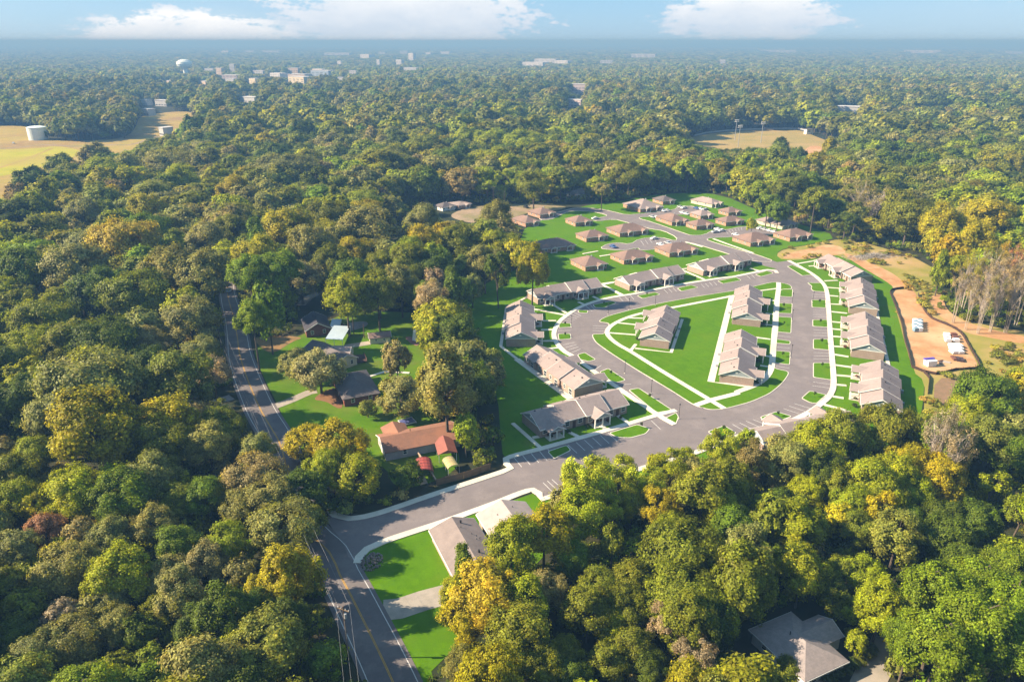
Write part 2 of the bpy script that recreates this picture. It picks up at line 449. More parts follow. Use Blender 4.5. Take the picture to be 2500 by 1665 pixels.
def strip(name, p, width, z, m, parent=None, base=None, kind='structure', off=0.0):
    h = width / 2
    L, Rr = strip_pts(p, h + off, h - off); n = len(p); mb = MB()
    mb.v = [(x, y, z) for x, y in L] + [(x, y, z) for x, y in Rr]
    mb.f = [(i, n + i, n + i + 1, i + 1) for i in range(n - 1)]
    if base is not None:
        k = 2 * n
        mb.v += [(x, y, base) for x, y in L] + [(x, y, base) for x, y in Rr]
        mb.f += [(i, i + 1, k + i + 1, k + i) for i in range(n - 1)] + [(n + i, k + n + i, k + n + i + 1, n + i + 1) for i in range(n - 1)]
        mb.f += [(0, k, k + n, n), (n - 1, 2 * n - 1, k + 2 * n - 1, k + n - 1)]
    o = mb.build(name, m, parent)
    if kind and parent is None: o['kind'] = kind
    return o

# layout traced in image pixels, projected onto flat ground, in metres: x east of the viewpoint, y ahead of it
D = {}
D['estate_lawn'] = [[-26.82,285.02],[-11,315.43],[10.01,348.47],[2.76,406.54],[20.04,445.97],[39.39,469.65],[51.4,484.99],[74.54,495.75],[88.29,512.73],[125.79,527.73],[148.24,518.63],[156.44,465.95],[170.69,426.46],[181.04,399.04],[158.87,382.2],[142.14,374.66],[133.73,363.46],[133.32,350.64],[151,355.82],[168.46,363.46],[168.57,308.91],[164.59,305.45],[130.81,219.25],[133.63,217.96],[131.25,212.35],[118.75,190.08],[106.96,171.42],[90.93,167.22],[69.4,166.81],[58.46,169.72],[47.3,163.57],[31.24,155.18],[14.57,148.13],[8.67,146.45],[-1.59,165.58],[-2.69,168.25],[-4.4,203.51],[-11.85,247.05],[-20.67,268.24]]
D['loop_asphalt'] = [[136.03,350.61],[137.71,340.48],[139.12,328.68],[138.99,317.79],[137.25,307.92],[133.72,296.76],[129.29,284.61],[123.28,268.7],[117.89,254.28],[112.97,241.14],[108.52,229.12],[104.43,218.08],[101.21,209.88],[98.82,205.02],[95.71,200.34],[92.45,196.72],[88.16,192.35],[83.59,188.55],[78.93,185.27],[74.15,182.48],[69.1,179.76],[64.78,177.86],[59.31,175.62],[48.38,168.25],[36.54,162.19],[23.27,155.92],[14.33,151.42],[10.32,148.48],[7.11,146.88],[4.94,150.84],[-5.67,144.09],[-15.92,137.74],[-22.63,133.96],[-27.78,130.93],[-30.8,128.49],[-31.96,125.96],[-31.96,123.91],[-34.21,125.96],[-36.41,130.77],[-41.92,138.82],[-42.05,142.51],[-40.31,140.52],[-36.77,139.3],[-30.9,141.14],[-19.18,148.53],[-2.5,158.76],[-0.29,160.57],[-1.54,165.06],[-2.36,165.47],[8.23,170.38],[18.61,175.9],[27.09,180.53],[42.14,189.13],[34.95,203.12],[29.44,214.13],[24.58,223.91],[21.26,231.45],[18.47,235.69],[16.22,242.62],[15.37,249.92],[16,256.89],[18.34,265.7],[22.08,273.45],[27.77,282.45],[34.68,289.32],[42.24,294.67],[52.28,299.26],[63.55,305.91],[77.95,313.83],[94.76,321.48],[101.19,323.76],[112.49,330.19],[120.84,334.83],[125.76,336.85],[121.64,340.96],[117.63,349.75],[114.24,356.09],[123.34,361.87],[129.48,348.02]]
D['walk_right'] = [[136.03,350.61],[137.71,340.48],[139.12,328.68],[138.99,317.79],[137.25,307.92],[133.72,296.76],[129.29,284.61],[123.28,268.7],[117.89,254.28],[112.97,241.14],[108.52,229.12],[104.43,218.08],[101.21,209.88],[98.82,205.02],[95.71,200.34],[92.45,196.72],[88.16,192.35],[83.59,188.55],[78.93,185.27],[74.15,182.48],[69.1,179.76],[64.78,177.86],[59.31,175.62],[48.38,168.25],[36.54,162.19],[23.27,155.92],[14.33,151.42],[10.32,148.48],[7.11,146.88],[4.94,150.84],[-5.67,144.09],[-15.92,137.74],[-22.63,133.96],[-27.78,130.93],[-30.8,128.49],[-31.96,125.96],[-31.96,123.91]]
D['walk_entry'] = [[-42.05,142.51],[-40.31,140.52],[-36.77,139.3],[-30.9,141.14],[-19.18,148.53],[-2.5,158.76],[-0.29,160.57],[-1.54,165.06],[8.23,170.38],[18.61,175.9],[27.09,180.53],[42.14,189.13],[47.92,191.97]]
D['walk_left'] = [[45.75,183.32],[42.14,189.13],[34.95,203.12],[29.44,214.13],[24.58,223.91],[21.26,231.45],[18.47,235.69],[16.22,242.62],[15.37,249.92],[16,256.89],[18.34,265.7],[22.08,273.45],[27.77,282.45],[34.68,289.32],[42.24,294.67],[52.28,299.26],[63.55,305.91],[77.95,313.83],[94.76,321.48],[101.19,323.76],[112.49,330.19],[120.84,334.83],[123.87,333.49],[123.32,329.54]]
D['walk_inner'] = [[95.69,297.41],[67.79,282.95],[52.45,275.37],[43.82,268.76],[37.77,261.23],[35.26,254.76],[35.51,249.24],[37.66,242.62],[41.5,235.44],[49.71,218.17],[58.8,200.09],[62.36,193.02]]
D['walk_inner2'] = [[54.3,195.06],[59.64,198.42],[69,203.12],[69.21,204.07],[75.53,208.4],[80.52,213.41],[84.68,220.22],[88.26,229.12],[97.25,254.28],[108.08,284.61],[116.4,306.96],[119.02,314.77]]
D['paths'] = [[[138.4,345.12],[148.96,350.37]],[[142.43,340.94],[145.86,341.4]],[[140.67,317.39],[146.81,318.2]],[[138.14,307.92],[145.96,306.01]],[[134.87,296.76],[137.96,295.86]],[[130.83,285.96],[134.52,285.45]],[[127.42,276.78],[132.85,274.88]],[[123.12,265.41],[127.73,263.94]],[[120.19,257.76],[123.45,256.77]],[[117.25,250.21],[120.2,249.54]],[[113.68,240.76],[117.27,240.14]],[[110.87,233.56],[115.03,231.44]],[[107.61,224.59],[114.55,221.84]],[[104.54,216.5],[109.15,215.46]],[[101.86,209.39],[104.77,208.7]],[[97.31,201.26],[100.25,199.88]],[[92.51,195.83],[97.52,191.92]],[[87.06,190.47],[91.65,185.27]],[[104.12,291.44],[110.34,289.71]],[[100.54,274.88],[104.22,273]],[[94.61,262.77],[98.89,261.61]],[[85.31,250.48],[93.47,247.3]],[[85.39,233.21],[88.09,231.44]],[[82.53,224.04],[85.34,222.93]],[[76.21,214.95],[80.36,212.9]],[[104.29,302.25],[115.62,306.39]],[[11.71,266.46],[17.05,266.46]],[[10.83,256.89],[15.74,256.89]],[[7.43,245.63],[15.91,245.9]],[[12.59,238.55],[16.52,239.43]],[[8.05,280.28],[21.48,272.66]],[[15.12,288.45],[21.65,275.05]],[[27.43,288.45],[29.2,285.85]],[[34.17,295.58],[36.88,291.09]],[[39.61,312.82],[47.29,297.41]],[[40.11,311.81],[45.4,314.84]],[[26.67,211.03],[29.48,212.57]],[[15.82,178.96],[18.61,175.9]],[[24.66,182.92],[26.66,180.14]],[[30.49,188.7],[32.68,184.54]],[[0.16,184.13],[7.85,170.02]],[[5.62,175.9],[7.72,176.66]],[[45.01,269.53],[50.87,269.06]],[[39.99,264.2],[49.1,261.52]],[[36.05,253.64],[45.45,251.56]],[[41.15,236.3],[44.06,242.62]],[[43.22,238.8],[55.12,235.07],[65.99,267.99]],[[38.86,312.69],[46.26,316.13]],[[40.68,310.43],[46.49,297.45]],[[79.88,335.7],[84.36,337.52]],[[80.09,334.93],[87.1,319.64]],[[112.84,337],[117.17,331.87]],[[6.68,295.58],[-2.28,280.78],[-3.96,240.7],[1.61,229.67]],[[158.21,308.88],[139.92,262.77],[124.15,221.3]],[[109.93,393.82],[115.08,381.6],[122.9,364.5]],[[35.95,362.97],[44.12,368.21]],[[44.1,358.5],[50.31,361.68]],[[93.3,387.03],[100.06,376.62]],[[-46.7,214.73],[-41.5,219.21],[-33.35,218.14]]]
D['patio'] = [[[1.6,229.43],[18.37,198.24]],[[93.23,296.76],[62.97,211.38],[74.96,207.91]]]
D['inner_lawn'] = [[33.5,265.4],[34.27,267.53],[37.43,271.56],[47.44,278.63],[59.97,286.37],[76.07,294.67],[96.66,303.6],[104.64,308.3],[113.54,313.78],[117.22,315.77],[120.94,314.17],[123,311.41],[122.17,306.01],[116.84,305.63],[111.02,289.71],[105.66,274.88],[98.41,254.28],[93.4,241.14],[88.81,229.12],[85.93,221.73],[90.53,219.36],[88.2,214.95],[84.37,209.39],[78.92,203.12],[71.39,197.43],[62.03,192.78],[57.94,192.35],[55.2,194.25],[56.31,193.2],[54.01,195.24],[49.33,205.05],[41.09,220.56],[33.82,235.44],[29.98,244.58],[29.38,251.01],[30.03,252.39],[34.37,252.39],[35.93,259.04],[37.55,263.75]]
D['islands'] = [[[116.59,305.25],[121.91,305.25],[118.11,294.97],[113.26,295.86]],[[109.76,287.14],[115.06,286.29],[110.66,274.56],[105.38,275.19]],[[103.98,270.99],[109.03,269.92],[103.05,253.59],[98.13,254.97]],[[95.43,247.56],[100.01,245.6],[98.88,242.65],[94.08,243.93]],[[91.49,236.81],[96.51,235.6],[92.52,224.82],[87.81,226.61]],[[131.85,340.48],[134.94,342.79],[137.82,333.71],[139.68,327.18],[133.53,325.47]],[[131.94,314.77],[138.2,314.17],[137.1,308.3],[134.87,301.88],[130.15,302.99],[130.28,306.01],[132.14,309.85]],[[124.96,291.1],[130.62,291.1],[126.93,281.3],[121.69,282.12]],[[116.44,267.5],[122.01,267.5],[119.04,259.6],[113.88,260.6]],[[109.05,247.3],[114.36,247.56],[110.72,237.42],[105.78,238.65]],[[101.09,226.27],[106.6,226.27],[101.69,212.9],[96.8,214.95]],[[87.52,199.88],[91.84,204.83],[95.82,202.19],[90.76,196.54],[89.07,196.9]],[[71.21,187.72],[77,191.07],[80.38,188.3],[74.69,184.71],[71.73,185.68]],[[54.11,179.23],[59.53,182.64],[61.82,178.62],[56.69,175.47]],[[43.73,187.02],[47.6,190.41],[47.79,187.86],[46.3,184.13],[45.72,184.13]],[[36.15,205.54],[39.35,206.81],[46.74,192.15],[42,190.58]],[[28.64,218.93],[31.68,221.67],[36.13,212.88],[33.46,211.03],[31.39,212.05]],[[22.59,233.25],[25.14,235.07],[28.35,229.08],[25.86,227.56],[23.19,229.08]],[[18.25,264.2],[22.44,263.45],[22.27,259.77],[17.68,259.04]],[[17.05,252.67],[21.41,252.95],[21.39,247.89],[16.97,246.96]],[[26.61,278.63],[30.44,277.97],[29.77,275.05],[26.38,275.86]],[[33.09,284.99],[41.61,289.67],[43.06,287.58],[37.23,281.61],[33.87,281.61]],[[53.09,296.86],[61.49,301.14],[63.05,298.33],[54.78,292.87]],[[72.19,306.88],[79.22,311.21],[81.49,307.85],[73.11,302.65]],[[92.52,317.29],[102.15,322.75],[103.42,318.47],[93.94,313.37]],[[112.5,327.38],[119.77,333.14],[121.47,329.36],[113.96,323.95]],[[26.85,178.58],[35.23,183.32],[38.32,180.92],[36.7,178.19],[32.18,175.9],[28.46,176.28]],[[9.43,168.6],[14.57,171.82],[15.49,169.3],[10.89,165.13]]]
D['stalls'] = [[[141.18,325.05],[138.86,312.79],[133.62,323.99],[133.5,313.78]],[[134.29,300.4],[131.27,292.32],[129.24,301.69],[125.7,292.32]],[[126.88,280.48],[122.49,268.7],[121.71,281.3],[116.94,268.4]],[[118.8,258.75],[114.87,248.22],[113.72,259.88],[109.4,248.22]],[[110.57,236.81],[107.05,227.06],[105.5,237.91],[101.3,227.06]],[[101.53,212.39],[97.73,204.07],[96.49,214.12],[92.9,205.98]],[[89.95,194.95],[80.9,188.13],[86.25,198.06],[77.54,191.49]],[[74.48,184.07],[61.9,178.24],[70.89,187.31],[59.91,182.64]],[[112.78,294.61],[110.27,287.99],[117.86,294.08],[115.36,287.14]],[[98,254.28],[95.66,247.82],[102.95,253.18],[100.33,246.25]],[[93.91,243.42],[91.66,237.18],[98.7,242.15],[96.72,236.2]],[[87.58,225.93],[85.97,221.84],[92.41,224.37],[90.68,219.68]],[[33.5,206.52],[30.36,212.57],[38.92,206.81],[36.08,212.57]],[[28.46,217.31],[25.45,223.34],[31.45,221.67],[28.16,227.33]],[[21.35,232.64],[17.32,244.58],[24.53,236.3],[21.94,246.56]],[[17.27,258.32],[16.83,253.36],[22.22,259.04],[21.8,253.36]],[[18.56,264.95],[25.75,278.3],[22.6,264.2],[28.09,273.45]],[[28.34,282.45],[33.35,287.58],[30.51,275.86],[34.9,280.78]],[[42.66,293.41],[52.67,297.96],[43.7,288.1],[53.33,292.87]],[[63.8,303.98],[72.6,308.84],[64.59,298.71],[72.97,303.41]],[[81.68,311.55],[92.7,318],[82.2,306.43],[92.72,312.69]],[[105.36,323.95],[113.24,328.61],[105.74,319.17],[113.09,323.47]],[[36.3,263.45],[34.53,252.95],[30.9,263.45],[29.82,253.78]],[[0.15,166.5],[9.16,170.73],[2.43,161.11],[11.25,165.26]],[[14.96,172.18],[26.47,178.58],[17.02,167.89],[28.35,174.03]],[[37.38,184.54],[41.78,187.19],[38.81,179.35],[43.73,181.96]],[[9.9,149.54],[12.3,151.04],[7.58,153.97],[9.81,155.4]],[[69.63,390.25],[80.08,396.53],[69.69,379.91],[80.26,390.25]],[[121.65,412.55],[132.79,420.51],[120.96,404.87],[131.24,413.53]]]
D['old_road'] = [[129.48,348.02],[123.44,362.17],[116.6,371.66],[105.93,390.25],[106.14,392.92],[108.68,395.98],[119.84,397.44],[126.48,400.19],[145.21,402.05],[150.02,408.29],[140.96,420.91],[133.37,422.54],[121.91,413.53],[115.88,415.5],[107.01,402.05],[99.52,401.12],[96.91,405.81],[83.16,434.69],[77.24,443.45],[78.35,447.27],[84.56,448.4],[95.49,453],[109.7,455.33],[123.38,453],[125.74,462.45],[119.41,479.9],[109.79,479.9],[103.06,467.81],[92.67,462.45],[79.21,455.8],[80.99,457.03],[71.05,453.13],[64.57,461.99],[58.94,469.11],[50.72,474.32],[41.93,474.74],[37.25,471.18],[28.29,460],[17.72,452.16],[16.42,439.03],[23.04,439.95],[29.54,452.16],[35.36,463],[41.65,466.04],[50.9,463],[55.52,458.01],[59.82,451.2],[52.36,444.57],[48.47,439.03],[51.47,436.31],[61.98,441.79],[68.92,432.72],[75.48,423.14],[79.86,416.41],[86.27,412.55],[90.86,396.53],[88.3,388.49],[81.31,398.35],[69.32,393.82],[62.98,381.92],[56.57,385.5],[50.75,382.63],[45.41,373.59],[51.46,370.88],[57.97,369.54],[65.96,375.64],[66.24,369.24],[75.67,372.47],[86.02,381.6],[95.1,385.36],[97.61,382.96],[111.62,359.87],[117.54,349.46]]
D['main_road'] = [[-135.8,337.93],[-121.02,298.18],[-108.58,269.95],[-100.4,250.18],[-94.06,234.14],[-86.88,218.55],[-79.45,203.54],[-72.37,190.18],[-65.78,179.08],[-61.04,170.2],[-47.54,138.82],[-38.61,127.53],[-34.86,120.44],[-31.36,114.37],[-27.58,107.5],[-24.12,101.21],[-20.11,93.55],[-16.43,86.08]]
D['main_w'] = [2.2,3,3.4,3.6,3.6,3.6,3.6,3.6,3.6,3.6,3.6,3.6,3.6,3.6,3.6,3.6,3.6,3.6,3.6,3.6,3.6,3.6,3.6]
D['left_drive'] = [[-85.01,200.83],[-91.66,194.52],[-96.74,189.37]]
D['front_drive'] = [[-70.18,194.48],[-66.18,198.95],[-62.36,204.07],[-60.28,205.02]]
D['concrete_drive'] = [[-24.46,110.42],[-21.47,110.85],[-17.13,113.03],[-12.62,114.82]]
D['shed_drive'] = [[-58.91,240.67],[-50.86,244.17]]
D['gravel_lot'] = [[-65.25,255.21],[-63.38,264.52],[-55.94,266.75],[-54.36,260.87],[-61.3,254.51]]
D['yard_lawn'] = [[-92.62,242.66],[-84.03,223.55],[-76.73,209.11],[-69.19,195.14],[-58.93,173.08],[-50.24,165.06],[-32.58,163.53],[-28.75,151.37],[-21.34,152.73],[-14.17,159.07],[-13.12,167.4],[-21.47,186.36],[-23.62,209.11],[-29.24,234.14],[-36.11,275.32],[-47.58,277.15],[-67.6,277.15],[-78.93,245.62]]
D['corner_lawn'] = [[-31.35,125.96],[-30.77,128.33],[-27.37,130.49],[-15.83,136.74],[4.91,149.34],[7.09,146.35],[12.89,148.33],[12.36,135.28],[-0.07,115.73],[-13.83,95.78],[-11.85,89.15],[-14.29,92.38],[-22.67,106.68],[-28.82,117.58]]
D['dry_field'] = [[-704.04,948.35],[-656.89,980.4],[-605.09,964.12],[-500.6,819.99],[-465.21,819.99],[-428.25,844.17],[-474.25,964.12],[-539.67,1111.07],[-522.96,1177.9],[-483.29,1177.9],[-399.02,948.35],[-357.16,791.57],[-325.48,661.68],[-325.25,561.06],[-316.36,464.56],[-332.94,427.05]]
D['dry_field_green'] = [[-576.25,749.8],[-508.53,749.8],[-475.22,759.85],[-472.13,780.72],[-427.27,749.8],[-407.14,703.14],[-403.7,661.68],[-406.52,591.24],[-428.34,561.06]]
D['field_track'] = [[-535.62,749.8],[-513.69,757.82],[-499.39,770.15],[-485.14,786.11],[-446.7,775.4],[-424.23,786.11],[-401.56,786.11],[-396.62,802.71],[-400.29,863.21]]
D['field_path'] = [[-462.87,759.85],[-445.14,690.2],[-437.21,638.95],[-434.71,600.89]]
D['ball_field'] = [[183.91,826.48],[206.22,859.34],[231.28,890.22],[267.45,913.6],[315.58,928.2],[348.61,928.2],[347.23,894.8],[343.09,850.9],[341.26,810.93],[357.79,777.91],[349.12,753.94],[291.09,698.3],[249.72,676],[200.86,676],[171.8,728.21]]
D['ball_dirt'] = [[300.68,774.39],[318.23,781.45],[308.61,747.35],[274.16,676],[261.94,676]]
D['old_dirt'] = [[-39.46,448.34],[-34.81,466.04],[-26.66,476.43],[-9.13,487.26],[4.44,487.26],[22.34,482.88],[37.94,478.56],[28.13,466.04],[17.21,464.01],[8.46,458.01],[-0.08,444.57],[-8.14,430.07],[-24.27,430.07]]
D['brush_field'] = [[141.58,373.02],[158.55,381.35],[181.77,395.38],[190.1,383.91],[204.27,348.47],[189.21,309.49],[171.99,277.61],[180.68,259.4],[193.35,255.17],[176.98,221.85],[145.28,192.65],[127.19,178.05],[108.05,169.3],[120.79,192.65],[131.25,212.35],[130.81,219.25],[164.59,305.45],[168.57,308.91],[167.82,361.91],[150.43,354.33],[133.32,350.64],[133.22,361.91]]
D['dirt_berm'] = [[134.52,356.01],[142.84,366.22],[154.35,372.87],[167.36,382.56],[172.85,378.35],[171.31,366.22],[165.92,361.56],[152.4,358.52],[135.7,353.54]]
D['dirt_strip'] = [[167.84,366.22],[171.6,363.62],[176.09,340.48],[177.18,323.99],[173.06,306.96],[164.44,305.06],[168.52,309.85],[166.83,341.63]]
D['dirt_pad'] = [[162.7,301.89],[164.93,304.71],[172.86,305.18],[173.56,301.89],[169.66,291.94],[165.54,280.09],[163.29,269.06],[164.32,264.55],[165.69,259.47],[165.87,253.85],[163.81,247.13],[160.64,239.45],[159.01,234.56],[154.94,223.59],[151.79,221.67],[145.94,220.85],[137.51,217.64],[134.07,218.7],[132.2,222.49],[138.12,237.6],[149.41,264.55]]
D['dirt_track'] = [[175.61,294.6],[183.13,300.04],[182.9,296.39],[176.58,284.23],[173.98,274.48],[174.41,265.3],[177.77,259.47],[183.03,253.85],[188.4,250.45],[182.9,241.97],[174.72,248.45],[169.62,252.48],[167.44,256.63],[167.05,263.82],[168.31,274.48],[171.29,284.23]]
D['rows_patch'] = [[135.48,214.45],[144.22,214.45],[139.09,201.69],[131.14,192.72],[124,193.58]]
D['silt_fence'] = [[132.09,222.49],[137.09,234.56],[141.87,247.13],[148.34,262.35],[153.42,276.06],[158.7,291.07],[162.2,300.96],[164.7,304.23],[169.77,306.13],[173.19,305.85]]
D['silt_fence2'] = [[172.85,298.21],[168.73,288.47],[164.69,276.86],[163.16,268.3],[164.32,264.55],[165.89,259.82],[165.87,253.85],[163.31,245.82],[160.18,236.98],[154.84,223.04],[149.97,220.85],[145.41,220.31],[137.08,216.84],[134.3,218.7],[132.2,222.49]]
D['silt_fence3'] = [[134.05,218.43],[133.38,213.98],[130.68,209.04],[127.04,202.67]]
D['apts'] = [['back_up',[[87.66,324.92],[115.54,342.27]]],['back_up',[[50.66,303.17],[78.14,319.17]]],['back_up',[[10.84,285.01],[38.75,299.54]]],['front_right',[[-2.49,240.44],[-1.86,275.86]]],['front_upright',[[18.37,199.81],[4.15,226.76]]],['back_up',[[7.68,175.75],[33.6,189.55]]],['front_left',[[54.72,237.92],[65.09,267.53]]],['front_right',[[83.22,262.77],[94.92,297.66]]],['front_right',[[65.04,211.38],[77.83,248.88]]],['R1',[[149.95,314.77],[147.05,342.79]]],['front_left',[[140.36,265.41],[155.8,303.18]]],['front_left',[[124.72,226.84],[138.59,259.88]]],['front_left',[[113.97,194.08],[123.17,213.92]]],['S2',[[66.67,176.73],[91.21,186.08]]],['OH1',[[-17.26,131.32],[-13.63,123.15]]],['OH2',[[-8.33,137.03],[2.87,141.57]]]]
D['old_houses'] = [[[30.34,431.84],[36.87,422.29],[47.3,427.45]],[[54.02,409.87],[59.31,397.65],[77.12,405.09]],[[35.57,396.59],[39.87,386.51],[51.69,393.57]],[[9.26,375.64],[15.23,363.62],[32.63,373.59]],[[49.7,354.68],[53.97,343.61],[69.84,349.9]],[[74.93,368.45],[78.52,356.84],[95.25,363.72]],[[29.89,345.06],[34.33,332.27],[45.02,337.53]],[[9.73,454.1],[16.99,443.64],[24.1,453.13]],[[3.25,435.41],[7.9,421.44],[14.47,429.19]],[[75.22,481.19],[80.61,460.06],[95.89,468.55]],[[95.82,494.48],[99.3,483.79],[108.19,487.75]],[[120.19,490.42],[129.36,474.79],[136.86,481.19]],[[129.16,457.68],[133.09,449.55],[143.33,451.84]],[[109.43,449.55],[113.85,440.57],[121.45,447.27]],[[88.44,439.47],[93.34,424.59],[103.8,430.85]],[[101.02,422.54],[105.26,414.12],[116.9,419.5]],[[119.78,430.85],[124.61,423.56],[137.74,427.7]],[[146.75,431.91],[154.9,414.51],[164.3,422.54]],[[121.64,390.25],[124.95,376.9],[140.95,382.45]],[[146.55,399.27],[149.27,387.62],[164.37,393.82]],[[39.51,515.21],[44.4,505.1],[54.27,515.21]],[[-51.18,469.11],[-43.96,464.01],[-39.85,472.22]],[[-40.2,479.63],[-34.19,469.73],[-31.64,478.13]],[[-62.46,465.02],[-59.94,461.99],[-56.51,466.04]]]
D['brick_house'] = [[-79.57,258.37],[-74.69,249.08],[-67.28,251.91]]
D['metal_porch'] = [[-69.54,257.3],[-66.98,252.79],[-64.04,253.14]]
D['shed'] = [[-51.88,245.79],[-50.51,242.89],[-44.27,244.49]]
D['mid_house'] = [[-67.87,232.15],[-57.09,219.21],[-54.36,222.19]]
D['mid_wing'] = [[-61.87,234.53],[-54.77,226.37],[-54.78,228.65]]
D['dark_house'] = [[-55.47,209.91],[-49.39,194.26],[-40.21,198.27]]
D['deck'] = [[-55.7,228.65],[-53.74,224.68],[-50.88,226.37],[-54.91,233.93]]
D['orange_house'] = [[-36.45,170.73],[-32.32,164.04],[-20.51,168.8]]
D['red_carport'] = [[-20.6,167.94],[-18.62,162.88],[-15.2,163.71]]
D['arch_canopy'] = [[-25.23,159.33],[-23.39,154.68],[-20.36,155.29]]
D['yellow_canopy'] = [[-17.46,160.61],[-15.81,157.13],[-14.33,157.75]]
D['beam_wall'] = [[-24.55,166.56],[-18.41,153.33]]
D['wood_fence'] = [[-18.28,152.82],[-11.83,155.84],[-5.3,160.13]]
D['steps'] = [[-23.06,154.68],[-22.27,152.88],[-21.14,153.18],[-22,154.98]]
D['br_house'] = [[42.31,101.92],[48.16,91.44],[56.37,95.4]]
D['gap_lawn'] = [[-100.44,323.61],[-86.09,323.61],[-84.47,305.22],[-90.64,297.75]]
D['gap_drive'] = [[-86.51,284.7],[-85.59,293.63],[-82.59,303.06]]
D['mulch_bed'] = [[-60.44,198.95],[-57.56,205.98],[-54.39,206.95],[-49.64,194.48],[-50.87,192.74],[-55.71,198.04]]
D['needle_bed'] = [[-94.83,249.41],[-85.22,251.73],[-75.41,249.41],[-78.93,245.62],[-82.26,234.14],[-86.37,236.93],[-91.42,244.14]]
D['br_drive'] = [[69.45,105.14],[65.22,99.53],[59.22,92.47],[55.45,86.65]]
D['hedge'] = [[52.45,93.45],[55.55,94.95],[58.75,96.55],[60.59,97.86],[63.29,99.86]]
D['obelisk'] = [-34.83,246.77]
D['red_patch'] = [[-39.66,249.75],[-36.51,250.42],[-32.69,243.21],[-34.33,240.67]]
D['trampoline'] = [[-31.32,185.33],[-29.69,182.53],[-27.98,184.12],[-29.67,186.76]]
D['utility_pole'] = [-58.31,252.79]
D['clothes_pole'] = [-53.71,248.75]
D['power_pole'] = [-28.6,98.62]
D['stump_pole'] = [-29.67,92.72]
D['poles_far'] = [[-12.1,478.56],[-4.89,478.99]]
D['stadium_poles'] = [[242.74,826.48],[230.5,770.91],[263.89,803.36],[353.08,770.91]]
D['press_box'] = [344.22,883.87]
D['street_lights'] = [[114.95,286.29],[107.87,266.15],[95.09,230.86],[124.07,287.99],[22.4,259.33],[36.61,217.84],[42.55,202.93],[47.66,186.85],[37.93,273.45],[46.96,279.12],[58.43,284.14]]
D['saplings'] = [[126.22,286.29],[117.78,263.5],[110.24,243.03],[102.45,222.39],[91.77,200.8],[109.73,281.3],[103.42,262.04],[92.5,231.44],[76.41,188.13],[58.47,179.38],[20.17,261.23],[19.42,249.92],[31.91,216.24],[41.51,199.35],[37.62,284.99],[57.13,296.49],[36.07,181.32]]
D['cars'] = [[87.71,445.01],[85.67,446.14],[95.48,463.66],[98.31,464.87],[106.64,457.68],[108.17,454.16],[108.71,474.79],[110.81,472.27],[118.43,471.03],[120.64,469.29],[123.31,467.32],[117.25,413.53],[118.81,410.61],[114.37,407.72],[124.03,401.12],[142.43,416.49],[143.84,413.53],[145.69,410.61],[147.52,407.72],[77.41,392.92],[78.33,379.91],[82.88,383.3],[50.41,441.79],[52.77,375.64],[-64.05,259.08],[-439.76,780.72],[-427.77,786.11],[-524.61,797.1],[-121.49,301.95],[9.03,474.32]]
D['tanks'] = [[-518.75,831.91]]
D['pallet'] = [[148.69,254.54],[151.85,254.54],[157.38,265.3],[154.1,265.3]]
D['white_stack'] = [[151.21,233.66],[155.03,233.36],[159.3,241.33],[154.71,241.33]]
D['white_stack2'] = [[154.65,243.88],[160.25,243.88],[163.21,251.8],[158.7,251.8]]
D['dark_stack'] = [[147.9,227.24],[151.07,225.55],[154.23,230.71],[151.04,233.36]]
D['toilet'] = [138.93,224.15]
D['scrap'] = [144.53,226.96]
D['brush_pile'] = [[173.39,359.78],[173.1,349.89],[182.54,348.69],[187.65,361.05],[184.41,367.53]]
D['rubble'] = [-29.06,124.42]
